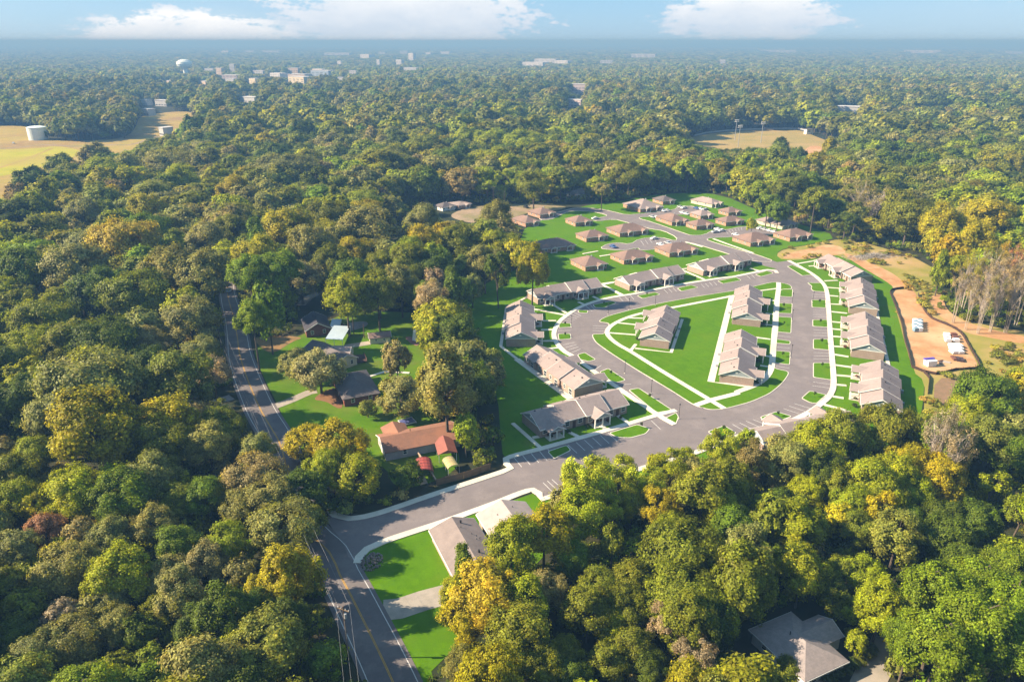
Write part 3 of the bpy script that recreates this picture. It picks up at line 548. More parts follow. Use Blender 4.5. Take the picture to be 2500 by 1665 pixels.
D['trees'] = [[-189.5,277.7,8.6,24.4,'grn','round'],[-172.6,279.2,10.2,26,'sage','round'],[-168.5,280.1,5.4,15.5,'yel','round'],[-135.3,252.1,10.3,23,'oli','wide'],[-133.6,275,9,25.7,'sage','round'],[-118.1,270.4,8.9,25.3,'sage','round'],[-126.9,314.2,6.3,18,'ygr','round'],[-106.2,300.1,8.6,24.5,'yel','round'],[-96.9,260.6,6.3,26,'pine','pine'],[-87.6,266,7.7,26,'pine','pine'],[-82.2,218.9,5.8,25.4,'pine','pine'],[-82.4,233.6,5.9,25.9,'pine','pine'],[-182.9,257.6,5,14.4,'oli','round'],[-157.9,233.6,8.8,19.5,'oli','wide'],[-165.6,268.1,5.7,16.4,'sage','round'],[-152.9,216.5,6.9,15.5,'ygr','wide'],[-138.9,213.2,6.4,18.3,'oli','round'],[-125.6,211.9,8.9,19.8,'dgr','wide'],[-106.8,229.6,7.3,20.7,'sage','round'],[-115.2,235.2,4,11.4,'yel','round'],[-116.1,219.5,5.3,15,'tan','round'],[-97.8,214,4.7,13.5,'sage','round'],[-112,178.2,10.6,23.5,'sage','wide'],[-90.6,183,7.5,21.3,'sgr','round'],[-89.1,199.6,4.5,12.8,'brn','round'],[-116,170.5,7.4,16.6,'sage','wide'],[-98.1,153.2,8.4,23.9,'yel','round'],[-85.4,161.7,6.4,18.4,'yel','round'],[-86.4,177.2,3.7,10.5,'tan','round'],[-74.6,165,4.8,13.8,'oli','round'],[-115.7,155,4,11.3,'ygr','round'],[-93.3,155.3,4.3,12.3,'sage','round'],[-83.7,153.3,5.5,15.8,'oli','round'],[-73.9,157,5,14.2,'sage','round'],[-61.4,154.9,4.6,13.2,'sage','round'],[-146.9,197.2,6,17.1,'dgr','round'],[-130.1,174.7,6.1,17.5,'dgr','round'],[-105.9,179.5,4.8,13.8,'dgr','round'],[-108.6,202,5.3,15.2,'dgr','round'],[-112.1,143.3,4.6,13.3,'oli','round'],[-108.1,144.6,2.8,8.1,'sage','round'],[-109,137.3,3.9,11.1,'ygr','round'],[-104.8,136.8,3.3,9.4,'yel','round'],[-94.5,135.7,5,14.4,'ygr','round'],[-83.3,133.6,5.3,15,'grn','round'],[-80.9,141.2,5.2,14.8,'sage','round'],[-77.9,143.5,3.4,9.8,'ygr','round'],[-67.8,137.8,3.9,11.2,'grn','round'],[-73.4,136.6,3.6,10.3,'oli','round'],[-57.9,143,5.9,13.1,'tan','wide'],[-58.5,134.1,3.5,10.1,'sage','round'],[-65.1,139.8,3.4,9.6,'oli','round'],[-46.2,124.8,5.8,13,'sage','wide'],[-42.8,130.9,2.9,8.3,'oli','round'],[-96,126,3.5,10,'red','round'],[-98.7,132.5,2.6,7.5,'oli','round'],[-88.7,125.7,3.1,8.8,'tan','round'],[-80.9,122.1,3.8,11,'sage','round'],[-73.8,126.4,3.9,11.2,'sage','round'],[-65.5,119.5,4,11.5,'grn','round'],[-57,121.6,3.7,10.5,'ygr','round'],[-97.4,118.3,4,11.4,'sage','round'],[-85,114.2,4.9,11,'sage','wide'],[-72.3,109.8,4.8,13.7,'ygr','round'],[-92.8,115,2.6,7.5,'oli','round'],[-95,111.1,2.8,8.1,'oli','round'],[-91.9,123.4,2.2,6.4,'ygr','round'],[-59.2,115.4,3.7,10.5,'tan','round'],[-64.4,112,3.6,10.3,'sage','round'],[-59.3,104.5,3.4,13.6,'sage','tall'],[-52.1,114.1,2.9,8.2,'sage','round'],[-52.9,112.8,2.2,6.3,'ygr','round'],[-47.4,109.8,2,8.1,'yel','tall'],[-41.1,107.5,4,15.8,'yel','tall'],[-38.5,113.3,3.4,9.6,'yel','round'],[-88.1,105.4,3,8.4,'oli','round'],[-75.9,105.6,2.7,7.8,'sage','round'],[-72.6,106.4,3,8.5,'sage','round'],[-80.1,103.3,2.7,7.6,'brn','round'],[-74.2,96.6,4.4,9.8,'sage','wide'],[-68.8,100.4,3.1,8.8,'sage','round'],[-77.5,92.2,3.6,10.2,'sage','round'],[-73.8,94.3,2.3,6.5,'sage','round'],[-64.8,91.9,2.5,7,'oli','round'],[-69.2,90,2.4,6.9,'sage','round'],[-59.8,93.3,2.5,7.1,'oli','round'],[-54.5,91.9,2.5,7,'dgr','round'],[-48.6,97.4,3.9,15.6,'dgr','tall'],[-43.9,100.6,3.1,12.3,'dgr','tall'],[-38.5,99.7,2.8,11.3,'dgr','tall'],[-84.8,97.1,3,8.6,'dgr','round'],[-64.7,99,2.8,8.1,'dgr','round'],[-62.7,103.8,2.9,8.4,'oli','round'],[-53.1,97,3,12,'dgr','tall'],[16.1,135.6,5.9,19.3,'ylt','airy'],[24.1,143.4,4,13.2,'ylt','airy'],[36.6,147,3.8,12.5,'ygr','airy'],[41.8,145.9,3.8,10.8,'sage','round'],[11,135.6,3.3,10.7,'ylt','airy'],[26.4,136.8,3.3,9.4,'ygr','round'],[60,164.3,3.1,8.9,'ygr','round'],[70,156.8,4,11.4,'oli','round'],[29.4,139.8,3.9,13,'ylt','airy'],[20.3,131.8,3.2,10.5,'ygr','airy'],[14.1,128.3,4.8,13.8,'ygr','round'],[-0,115.8,5.7,16.4,'ygr','round'],[6.4,120.3,5.1,14.6,'yel','round'],[11.7,117.7,3.2,9.2,'grn','round'],[31.3,132,3.8,12.4,'yel','airy'],[33.6,125.7,3.6,10.4,'ygr','round'],[32.3,115.3,6.5,14.5,'oli','wide'],[40.8,133.8,5.5,15.8,'oli','round'],[45.4,125.3,4.2,12,'grn','round'],[46.8,143.4,4,11.5,'sage','round'],[-9.1,114.3,2.6,11.9,'grn','cone'],[-4.6,103.6,5.3,15.1,'org','round'],[-10.1,108.5,3,8.6,'yol','round'],[6.3,108.7,3.3,9.3,'tan','round'],[-8.1,100.7,3.8,10.8,'yel','round'],[2.4,102.5,3.4,13.4,'ygr','tall'],[1.1,95,4.8,13.6,'oli','round'],[-0.5,93,3.1,10.3,'sgr','airy'],[4.6,90.7,3.3,9.5,'oli','round'],[15.8,108.5,3.5,10,'oli','round'],[22.1,109,3.8,10.8,'oli','round'],[13.4,102.4,4.1,11.6,'oli','round'],[20.3,103.3,3.6,10.4,'oli','round'],[30.1,103.5,6,13.4,'oli','wide'],[27.3,98.6,3.5,11.5,'brn','airy'],[32.3,97.5,4.4,12.5,'dgr','round'],[9.1,94.6,2.7,7.8,'oli','round'],[20.6,95.2,3.2,9.1,'oli','round'],[16,92.8,2.9,8.4,'oli','round'],[17.3,100,2.8,8.1,'ygr','round'],[29.8,91.2,3.3,10.9,'brn','airy'],[50.3,117.9,2.9,8.4,'grn','round'],[46.5,108.6,2.3,6.5,'sage','round'],[-8.4,91.1,2.7,8.7,'sage','airy'],[9.9,89.9,2.6,7.6,'dgr','round'],[23,91.5,2.7,7.6,'dgr','round'],[79.7,157.9,6.3,18,'oli','round'],[93.5,162.3,7.5,16.7,'oli','wide'],[73.4,155.4,5.3,15,'ygr','round'],[64.7,155.2,4.3,12.3,'sage','round'],[49.4,151.9,4.8,15.9,'ylt','airy'],[55.9,149.4,4.2,13.6,'tan','airy'],[64.5,149.3,4.8,13.7,'sage','round'],[71.9,146.9,4.4,12.6,'dgr','round'],[86.3,156.6,3.7,10.5,'oli','round'],[94,160,2.6,7.3,'sage','round'],[47.9,140,4.9,13.9,'oli','round'],[98.2,148.3,4.7,26,'brn','bare'],[100.8,146.3,3.7,21.8,'brn','bare'],[129.6,181.3,7.8,17.4,'grn','wide'],[117.4,168.4,6,17,'ygr','round'],[129.5,172.6,4.3,12.3,'grn','round'],[116.5,156.2,5.6,16,'sgr','round'],[119.2,151,4.8,13.8,'grn','round'],[109.2,142.4,3.4,9.7,'ygr','round'],[109.4,133,3.2,9.2,'oli','round'],[92.6,149.1,4.5,12.8,'yel','round'],[79.9,141,4.9,13.9,'ygr','round'],[86.3,143.4,4.6,13.3,'ygr','round'],[96.5,143.4,4.6,13.3,'yel','round'],[97.8,140.6,3.1,8.8,'yel','round'],[74,142.1,3.7,10.6,'oli','round'],[66,140.4,3.4,9.6,'ygr','round'],[73.4,134.4,3.8,11,'ygr','round'],[81.6,137,4.2,12,'ygr','round'],[89.6,140.1,3.7,10.5,'ygr','round'],[45.5,130.2,3.7,10.7,'ygr','round'],[55.8,136.4,2.7,7.7,'ygr','round'],[69.5,130.2,3.2,9.1,'yel','round'],[77.4,129.8,3.2,12.6,'yel','tall'],[71.3,126.4,3.4,9.7,'oli','round'],[63.6,129.5,2.9,8.2,'ygr','round'],[83,129,3.4,9.8,'grn','round'],[90.6,128.6,4,11.4,'dgr','round'],[95.6,126.6,4.2,12,'dgr','round'],[58.5,132.9,3.8,10.9,'dgr','round'],[141.7,185.4,4.2,13.8,'yel','airy'],[54,111.1,4.9,14.1,'ygr','round'],[62.8,113.5,3.1,8.9,'oli','round'],[66.6,113,3.4,9.6,'ygr','round'],[64.5,101.9,3.4,13.4,'ygr','tall'],[59.1,107.5,2.7,7.7,'oli','round'],[62.3,105.5,2.4,6.9,'ygr','round'],[47.5,108.1,3,8.5,'sage','round'],[95.1,126.1,5.1,14.7,'dgr','round'],[86.7,121.1,4.4,12.6,'dgr','round'],[86.8,115.6,3.7,10.6,'dgr','round'],[59.8,98.7,2,5.8,'ygr','round'],[68.8,93.7,5,21.7,'pine','pine'],[78,98.7,4.5,19.5,'pine','pine'],[87.7,105.2,3.9,17.1,'pine','pine'],[63.3,91,3.8,16.4,'pine','pine'],[63,84,4.8,21.1,'pine','pine'],[70.4,86.5,5.1,22.4,'pine','pine'],[79.3,92.3,4.7,20.5,'pine','pine'],[75.3,84.4,4.4,19.3,'pine','pine'],[46.5,94.3,2.2,4,'oli','bush'],[29.5,96.7,3.7,14.9,'oli','tall'],[36.5,100.8,2.8,11.3,'ygr','tall'],[36.1,106.3,3.5,9.9,'oli','round'],[32.7,96.8,3.7,10.7,'dgr','round'],[42.7,107.4,3,8.5,'dgr','round'],[-58.3,203.1,6.5,13.6,'silv','full'],[-68,213.4,4.7,9.8,'sage','full'],[-35.6,207.5,4.7,15.5,'tan','airy'],[-41.4,187.8,2.8,5,'sgr','bush'],[-31.6,187.8,5.8,12,'sage','full'],[-25.4,242.6,7.7,16.1,'ylt','full'],[-28.9,252,6.2,20.4,'brn','airy'],[-17.1,172.8,6.9,26,'sage','tall'],[-11.9,166.1,2.9,11.6,'ygr','tall'],[-52.9,164.8,4.4,9.2,'yel','full'],[-42.5,160.2,6,12.6,'yel','full'],[-36.6,147.5,5.1,10.7,'ygr','full'],[-25.2,151.3,3.9,7.1,'dgr','bush'],[-19.8,276.9,4.6,13.3,'grn','round'],[-59.4,250.4,8.4,24,'ygr','round'],[-49.3,256.3,8.3,23.7,'oli','round'],[-42.7,270.3,7.5,21.5,'sage','round'],[-44,148.5,4,11.5,'ygr','round'],[-85.5,266.4,3.6,6.5,'org','bush'],[-45.7,139.6,4.2,12,'dgr','round'],[-52,135.3,4.4,12.6,'sage','round'],[-95.8,542.5,17.8,26,'yol','tall'],[-72.5,637.6,15,26,'oli','round'],[-47.4,555.3,12.1,26,'grn','round'],[-41.1,692.7,10,26,'ygr','round'],[-18.4,683.1,14.1,26,'ygr','round'],[-13.3,562,15.3,26,'ygr','round'],[9.7,673.6,15.2,26,'ygr','round'],[13.7,466.2,11.1,26,'oli','round'],[5.5,499,6.4,18.3,'ygr','round'],[31.7,507.9,6.1,17.3,'oli','round'],[33,548.8,7,26,'sgr','cone'],[61.8,621,9,26,'sage','tall'],[56.9,467.2,6.2,17.7,'sage','round'],[79.8,507.1,10.7,26,'oli','round'],[-86.5,427.8,8.7,19.5,'ygr','wide'],[-80.8,404.9,8.3,18.5,'yel','wide'],[-69.4,434.4,5.6,16.1,'org','round'],[-101.6,424.8,4.7,21.6,'oli','cone'],[-69.2,347.2,12.7,26,'sage','round'],[-44.8,362.3,9.5,26,'sage','round'],[-8.2,367.3,10,26,'sage','round'],[-40.2,331.7,7.5,21.5,'yel','round'],[-32.7,346.5,6.5,18.7,'yel','round'],[-11.5,358.1,6.1,17.4,'org','round'],[-4,351.3,6.6,18.9,'tan','round'],[-25.1,331.7,7.5,21.5,'oli','round'],[2.5,322.3,6.1,17.5,'yel','round'],[8.2,285.1,6.8,26,'yel','tall'],[-11.5,300,6.9,19.7,'sage','round'],[-46.1,318.7,6.7,19.1,'ygr','round'],[-31.3,296.4,6.8,19.5,'dgr','round'],[-69.8,318.7,6.7,19.1,'yel','round'],[-74.1,295,7.4,21,'oli','round'],[-62.8,276,8,22.8,'grn','round'],[-55.7,299.5,6.3,18.1,'oli','round'],[-43.2,287.3,6.1,17.4,'oli','round'],[-30.8,279.3,4.9,16,'brn','airy'],[-22.5,269.6,4.2,19.1,'grn','cone'],[-19.7,302.3,5.2,14.9,'dgr','round'],[-15.8,281.5,4.9,14,'sage','round'],[-5.4,281.3,6,23.8,'dgr','tall'],[-51.1,268.7,6.3,17.9,'dgr','round'],[-309.7,478.8,12.3,26,'dgr','wide'],[-301.6,450,6.7,19,'tan','round'],[-274.3,433.5,8.8,25.2,'ygr','round'],[-302.5,512.7,5.6,16.1,'yel','round'],[-277.9,507.5,13,26,'ygr','round'],[-245.8,479.2,8.8,25.1,'ygr','round'],[-212.9,476.2,10.9,26,'ygr','round'],[-196.8,495.8,7.7,22.1,'yol','round'],[-163.7,435.7,9.3,26,'yel','round'],[-250.4,549.3,16,26,'sage','wide'],[-327,590.6,12.8,26,'sage','wide'],[-158.7,518.8,19.9,26,'sage','wide'],[-194.1,389.4,8.7,24.9,'yol','round'],[-173.1,388.1,6.9,19.7,'tan','round'],[-172.2,321.7,12.8,26,'org','wide'],[-222.9,378.2,8.5,24.2,'sage','round'],[-331.6,549.7,11,24.5,'oli','wide'],[-107.4,344.7,11,26,'yel','round'],[-113.4,322.8,5.5,25.2,'grn','cone'],[-140.1,328,8.1,23.1,'sage','round'],[236.8,666.7,7.8,22.3,'dgr','round'],[234.1,615.6,7.2,20.7,'dgr','round'],[264.8,629.2,9.7,26,'yel','cone'],[169.9,452.3,9.2,26,'oli','round'],[168,407.7,7.9,26,'oli','tall'],[199.7,422.9,9.4,26,'tan','bare'],[203,411.4,8.4,26,'tan','bare'],[210.3,355.6,8,26,'yel','tall'],[237.6,364.4,10.6,26,'yel','round'],[203.5,316.4,9,25.7,'yel','round'],[179.1,296.4,4.3,19.5,'ygr','cone'],[169,264.5,3.8,22.5,'brn','bare'],[177,273.7,4.2,24.6,'yol','bare'],[184.7,280.7,4.6,26,'yol','bare'],[178.8,264.5,3.8,22.5,'brn','bare'],[187.5,276.5,4.5,26,'tan','bare'],[177.4,254.9,4,23.2,'tan','bare'],[187.5,267.9,4.4,25.7,'brn','bare'],[182.4,253.8,4.2,24.5,'brn','bare'],[200.9,280.3,5.1,26,'red','bare'],[201.7,288.1,4.4,25.8,'org','bare'],[169.7,257.2,3.5,20.5,'brn','bare'],[171.8,253.1,3.5,20.2,'brn','bare'],[191.9,262.7,4.6,26,'brn','bare'],[189,301.7,4.6,15.2,'ygr','airy'],[192.5,312.8,6.6,21.5,'yel','airy'],[200.5,338.2,5.8,18.9,'yel','airy'],[225.3,324.8,6.8,19.4,'ygr','round'],[132.6,401.6,3.4,9.7,'ygr','round'],[207.3,393.4,7.3,26,'oli','tall'],[147.2,421.8,7,20.1,'grn','round'],[151.3,414.6,6.2,17.6,'grn','round'],[40.5,104,4.6,19,'oli','tall'],[43.5,112,4.2,17,'sage','tall']]
D['clear_estate'] = [[-19,286.04],[-10.38,295.46],[-5.73,296.54],[5.89,306.02],[15.39,319.72],[19.01,344.18],[17.26,363.46],[7.24,385.64],[7.88,423.36],[1.76,448.24],[-23.47,439.29],[-41.8,437.1],[-62.58,465.95],[-52.72,498.51],[-32.46,484.99],[-5.41,484.99],[21.81,488.98],[52.45,495.75],[75.75,484.99],[81.86,498.51],[113.47,524.66],[137.49,527.73],[146.09,484.99],[150.97,448.24],[148.16,416.28],[164.62,416.28],[177.63,401.82],[176.59,388.25],[190.36,379.66],[205.9,363.46],[200.55,341.38],[168.71,277.61],[177.21,261.13],[190.31,255.17],[180.61,235.68],[154.95,212.35],[131.88,196.61],[118.24,189.33],[105.9,192.65],[95.73,187.57],[84.49,182.71],[74.73,177.37],[65.07,172.93],[61.16,175.8],[51.22,172.93],[46.46,172.28],[33.09,170.14],[21.89,167.84],[12.75,165.79],[12.72,163.57],[11.34,147.63],[8.15,145.62],[7.16,140],[-3.6,134.13],[-6.41,125.42],[-13.39,123.98],[-15.05,120.94],[-17.66,117.53],[-17.29,111.34],[-17.56,103.9],[-15.43,97.52],[-14.18,90.52],[-24.3,90.52],[-32.94,107.16],[-39.24,122.95],[-38.09,127.55],[-38.86,134.13],[-42.02,140],[-36.66,140.63],[-31.22,143.17],[-21.26,149.68],[-15.15,155.55],[-5.82,161.22],[-1.81,165.79],[-1.08,169.3],[-1.18,214.19],[-2.71,236.78],[-9.69,244.7],[-12.68,267.33],[-18.44,285.02]]
D['clear_yard'] = [[-105.4,248.64],[-99.58,234.14],[-89.68,213.74],[-85.02,204.64],[-80.68,196.16],[-72.27,179.08],[-68.51,174.76],[-64.07,170.61],[-61.05,167.4],[-59.23,168.2],[-59.39,174.76],[-54.53,179.08],[-53.88,183.57],[-49.02,183.57],[-39.5,177.33],[-33.61,167.4],[-30.57,163.53],[-26.95,163.53],[-24.17,154.1],[-21.41,153.41],[-17.91,156.91],[-14.62,159.8],[-13.73,164.29],[-16.3,171.43],[-21.65,174.76],[-24.44,180.85],[-26.39,186.36],[-27.42,199.27],[-28.33,216.13],[-28.66,228.74],[-33.15,239.77],[-36.1,254.88],[-38.37,273.51],[-47.58,277.15],[-60.8,280.88],[-70.3,280.88],[-84.58,284.7],[-84.63,275.32],[-78.32,251.73],[-83.88,247.13],[-95.08,250.18],[-101.34,251.73]]
D['clear_field'] = [[-670.15,948.35],[-606.81,964.12],[-498.67,814.15],[-467.91,814.15],[-425.26,838],[-466.81,948.35],[-529.98,1090.39],[-522.96,1177.9],[-483.29,1177.9],[-460.21,1090.39],[-417.21,980.4],[-400.96,889.91],[-396.14,814.15],[-386.64,749.8],[-408.6,740.01],[-417.34,703.14],[-392.54,646.36],[-393.79,624.6],[-418.86,624.6],[-382.98,561.06],[-361.25,528.45],[-378.78,518.35]]
D['clear_ball'] = [[195.36,842.61],[232.42,894.8],[268.8,918.41],[349.98,938.18],[352.04,913.6],[350.16,885.68],[344.72,834.47],[344.94,803.36],[359.34,781.45],[334.95,774.39],[318.33,767.46],[294.13,728.21],[284.06,704.1],[283.97,722.04],[288.94,767.46],[282.16,774.39],[294.28,826.48],[272.01,788.63],[249.1,781.45],[230.16,767.46],[211.83,760.64],[197.87,774.39],[195.31,803.36],[184.36,788.63]]
D['clear_house'] = [[43.53,106.62],[47.32,110.44],[54.61,111.23],[58.58,107.74],[58.7,98.85],[63.14,99.53],[68.74,104.78],[69.03,103.7],[64.91,98.85],[63.39,93.45],[52.31,92.47],[48.56,93.7],[46.35,97.53]]
D['clear_gap1'] = [[-76.26,448.57],[-67.56,452.4],[-59.55,388.57],[-62.02,382.8]]
D['clear_gap2'] = [[-98.41,318.83],[-88.38,321.21],[-84.24,298.8],[-84.58,284.7],[-86.9,288.61],[-92.06,303.06]]
D['town'] = [[-916,2449,26.7,15.2,'tan'],[-959,2690,20.1,19.2,'white'],[-1082,2800,39.1,5.2,'white'],[-799,2211,51.7,7.6,'rose'],[-733,2026,28.5,5,'white'],[-823,2540,43.4,7.9,'white'],[-651,1956,27.5,9.2,'cream'],[-704,2324,54.3,8,'white'],[-709,2540,39.5,13.4,'tan'],[-630,2285,64,7.1,'tan'],[-581,2365,69.9,12.5,'blue'],[-682,2744,51.1,6,'tan'],[-541,1956,61.1,12.2,'cream'],[-463,2108,19.7,5,'white'],[-463,1353,36.2,5,'white'],[-911,4881,90.4,16.6,'white'],[-598,3516,18.5,16.3,'white'],[-506,3516,32.6,16.3,'white'],[-532,4150,38.5,29.5,'white'],[-886,6471,69.7,17.9,'white'],[-1313,5920,218.9,12.8,'white'],[-1065,6471,59.8,10,'white'],[-668,6295,58.2,9.7,'white'],[-548,6471,89.6,13.9,'white'],[-2671,7358,135.8,9.1,'white'],[-2497,7517,115.6,9.2,'white'],[-2241,7358,203.7,11.3,'white'],[-372,2859,53.2,7.1,'white'],[-517,2540,27.6,7.9,'white'],[-792,3608,27.9,5.6,'white'],[-754,1901,29.7,5.9,'tan'],[-852,1928,18.1,6,'tan'],[-581,1277,24.8,5.9,'white'],[-615,1291,13.7,5,'white'],[-529,1109,13.8,5,'white'],[-397,862,9.3,5,'white'],[135,1585,28.4,13.4,'rose'],[101,1262,26.8,8,'rose'],[88,3398,106.2,10.6,'white'],[231,3704,77.1,9.6,'white'],[443,3704,57.8,9.6,'white'],[163,3916,122.2,12.2,'white'],[842,5075,158,15.8,'white'],[2506,7450,308.4,15.4,'white'],[3598,6950,287.8,18,'white'],[4149,6513,134.9,13.5,'white'],[503,1151,36.8,6.1,'white'],[989,3704,27,13.5,'white']]
D['water_tower'] = [-1022,2456,38.6,43.7]
# ------------------------------------------------------------------ the ground
g = MB(); ring = [0, 120, 250, 400, 600, 900, 1400, 2200, 3500, 6000, 10000, 18000, 30000]
g.v = [(-30000, -3000, 0), (30000, -3000, 0), (30000, 31000, 0), (-30000, 31000, 0)]; g.f = [(0, 1, 2, 3)]
tag(g.build('ground', M_FLOOR), kind='structure')
Z1, Z2, ZA, ZW, ZI = 0.04, 0.07, 0.10, 0.22, 0.24
sheet('estate_lawn', chaikin(D['estate_lawn'], 1), Z1, M_LAWN)
sheet('yard_lawn', chaikin(D['yard_lawn'], 2), Z1, M_YARD)
sheet('corner_lawn', D['corner_lawn'], Z1 + .01, M_LAWN)
sheet('dry_field', chaikin(D['dry_field'], 2), Z1, M_DRY)
sheet('green_field', chaikin(D['dry_field_green'], 2), Z2, M_DRYG)
strip('field_track', spline(D['field_track'], 8), 5.5, Z2 + .03, M_DRYDIRT)
strip('field_path', spline(D['field_path'], 8), 4.0, Z2 + .05, M_DRY)
sheet('ball_field', chaikin(D['ball_field'], 2), Z1, M_BALL)
sheet('ball_diamond_dirt', chaikin(D['ball_dirt'], 2), Z2, M_DIRT)
sheet('cleared_ground', chaikin(D['old_dirt'], 2), Z1 + .015, M_DRYDIRT)
sheet('rough_pasture', chaikin(D['brush_field'], 1), Z1 + .02, M_BRUSH)
sheet('clay_bank', chaikin(D['dirt_berm'], 2), Z2 + .01, M_DIRT)
sheet('clay_strip', chaikin(D['dirt_strip'], 2), Z2, M_DIRT)
sheet('clay_pad', chaikin(D['dirt_pad'], 1), Z2 + .02, M_DIRT)
sheet('clay_track', chaikin(D['dirt_track'], 2), Z2 + .015, M_DIRT)
sheet('ploughed_patch', chaikin(D['rows_patch'], 1), Z2, mat('reddish_furrows', (0.23, 0.14, 0.085), (0.17, 0.115, 0.06), 0.5, 1.0))
sheet('back_lawn', chaikin(D['gap_lawn'], 2), Z2, M_YARD)
strip('back_drive', spline(D['gap_drive'], 3), 4.0, ZA - .01, M_DRIVE, base=0)
sheet('mulch_bed', chaikin(D['mulch_bed'], 2), Z2 + .005, mat('bark_mulch', (0.22, 0.105, 0.045), (0.16, 0.085, 0.04), .4, 1.0))
sheet('needle_bed', chaikin(D['needle_bed'], 2), Z2 + .005, mat('pine_straw', (0.24, 0.13, 0.05), (0.15, 0.11, 0.04), .3, 1.0))
sheet('gravel_lot', chaikin(D['gravel_lot'], 2), Z2, M_GRAVEL)
sheet('paved_patch', chaikin(D['red_patch'], 1), Z2, mat('reddish_paving', (0.25, 0.13, 0.10), None, .8))

old = sheet('estate_road', chaikin(D['old_road'], 1), ZA, M_ASPH, base=0)
loop = sheet('loop_road', D['loop_asphalt'], ZA + .01, M_ASPH, base=0)
mr = spline(D['main_road'], 3.0)
def widths(p):
    o = []
    for x, y in p: o.append(max(2.2, min(3.7, 3.7 - (y - 215) * 0.012)))
    return o
L_, R_ = strip_pts(mr, [x + .9 for x in widths(mr)])
main = sheet('street', L_ + R_[::-1], ZA, M_ROAD, base=0)
W_ = widths(mr)
for s in (-0.11, 0.11):
    a, b = strip_pts(mr, s)
    strip('centre_line', a, 0.14, ZA + .012, M_YELLOW, main, kind=None)
for s in (1, -1):
    a, b = strip_pts(mr, [s * (x + .05) for x in W_])
    strip('edge_line', a, 0.16, ZA + .012, M_LINE, main, kind=None)
strip('gravel_drive', spline(D['left_drive'], 3), 4.0, ZA - .02, M_GRAVEL, base=0)
strip('front_drive', spline(D['front_drive'], 3), 3.4, ZA - .01, M_DRIVE, base=0)
strip('side_drive', spline(D['concrete_drive'], 3), 5.6, ZA - .01, M_DRIVE, base=0)
strip('garage_drive', D['shed_drive'], 3.6, ZA - .01, M_DRIVE, base=0)
strip('shaded_drive', spline(D['br_drive'], 3), 5.0, ZA - .01, M_DRIVE, base=0)

# painted bays
def line_quad(a, b, wd, z, m, parent):
    a, b = np.array(a, float), np.array(b, float); d = (b - a) / max(np.linalg.norm(b - a), 1e-6); nn = np.array((-d[1], d[0])) * wd / 2
    return MB().face([(*(a - nn), z), (*(b - nn), z), (*(b + nn), z), (*(a + nn), z)]).build('bay_line', m, parent)
for k, (a, b, c, d) in enumerate(D['stalls']):
    a, b, c, d = (np.array(q, float) for q in (a, b, c, d))
    n = max(2, round(np.linalg.norm(b - a) / 2.75))
    for i in range(n + 1):
        if i in (0, n) and k not in (23, 24, 26, 27, 28): continue
        t = i / n
        line_quad(a + (b - a) * t, c + (d - c) * t, 0.17, ZA + .022, M_LINE, loop if k < 27 else old)

# footways, islands with kerbs, inner lawn
NP = [0]
for nm in ('walk_right', 'walk_entry', 'walk_left', 'walk_inner', 'walk_inner2'):
    strip('footway', spline(D[nm], 2.0), 1.75 if nm != 'walk_inner2' else 2.0, ZW + .002 * NP[0], M_CONC, base=0); NP[0] += 1
for p in D['paths']:
    strip('path', p, 1.15, ZW - .03 + .0007 * NP[0], M_CONC, base=0); NP[0] += 1
for p in D['patio']:
    strip('patio_strip', p, 2.2, ZW - .05 + .0007 * NP[0], M_CONC, base=0); NP[0] += 1
for i, p in enumerate(D['islands'] + [D['inner_lawn']]):
    q = round_corners(inset(p, -.15), .9 if i < len(D['islands']) else 3.0)
    kerb = sheet('grass_island' if i < len(D['islands']) else 'inner_lawn', inset(q, 0.22), 0.165 if i < len(D['islands']) else .17, M_LAWN)
    ring_out, ring_in = q, inset(q, 0.24); n = len(q); mb = MB()
    zt = 0.18 if i < len(D['islands']) else .186
    mb.v = [(x, y, zt) for x, y in ring_out] + [(x, y, zt) for x, y in ring_in] + [(x, y, 0) for x, y in ring_out]
    mb.f = [(j, (j + 1) % n, n + (j + 1) % n, n + j) for j in range(n)] + [(j, 2 * n + j, 2 * n + (j + 1) % n, (j + 1) % n) for j in range(n)]
    mb.build('kerb', M_CONC, kerb)
# kerbs along the estate road and the loop's open edges
for a in (('old', D['old_road']),):
    q = chaikin(a[1], 1); q = q + [q[0]]
    strip('kerb', q, 0.32, ZA + .10, M_CONC, old, base=0, kind=None)

# ------------------------------------------------------------------ buildings
def gable_pts(y0, y1, ze, zr, t=0.0):
    ym = (y0 + y1) / 2
    return [(y0, ze), (ym, zr), (y1, ze)]

def chevron(y0, y1, ze, zr, over, th):
    """roof cross-section with overhang and thickness"""
    ym = (y0 + y1) / 2; k = (zr - ze) / (ym - y0)
    a, b = y0 - over, y1 + over; zl = ze - k * over
    return [(a, zl), (ym, zr), (b, zl), (b, zl + th), (ym, zr + th), (a, zl + th)]

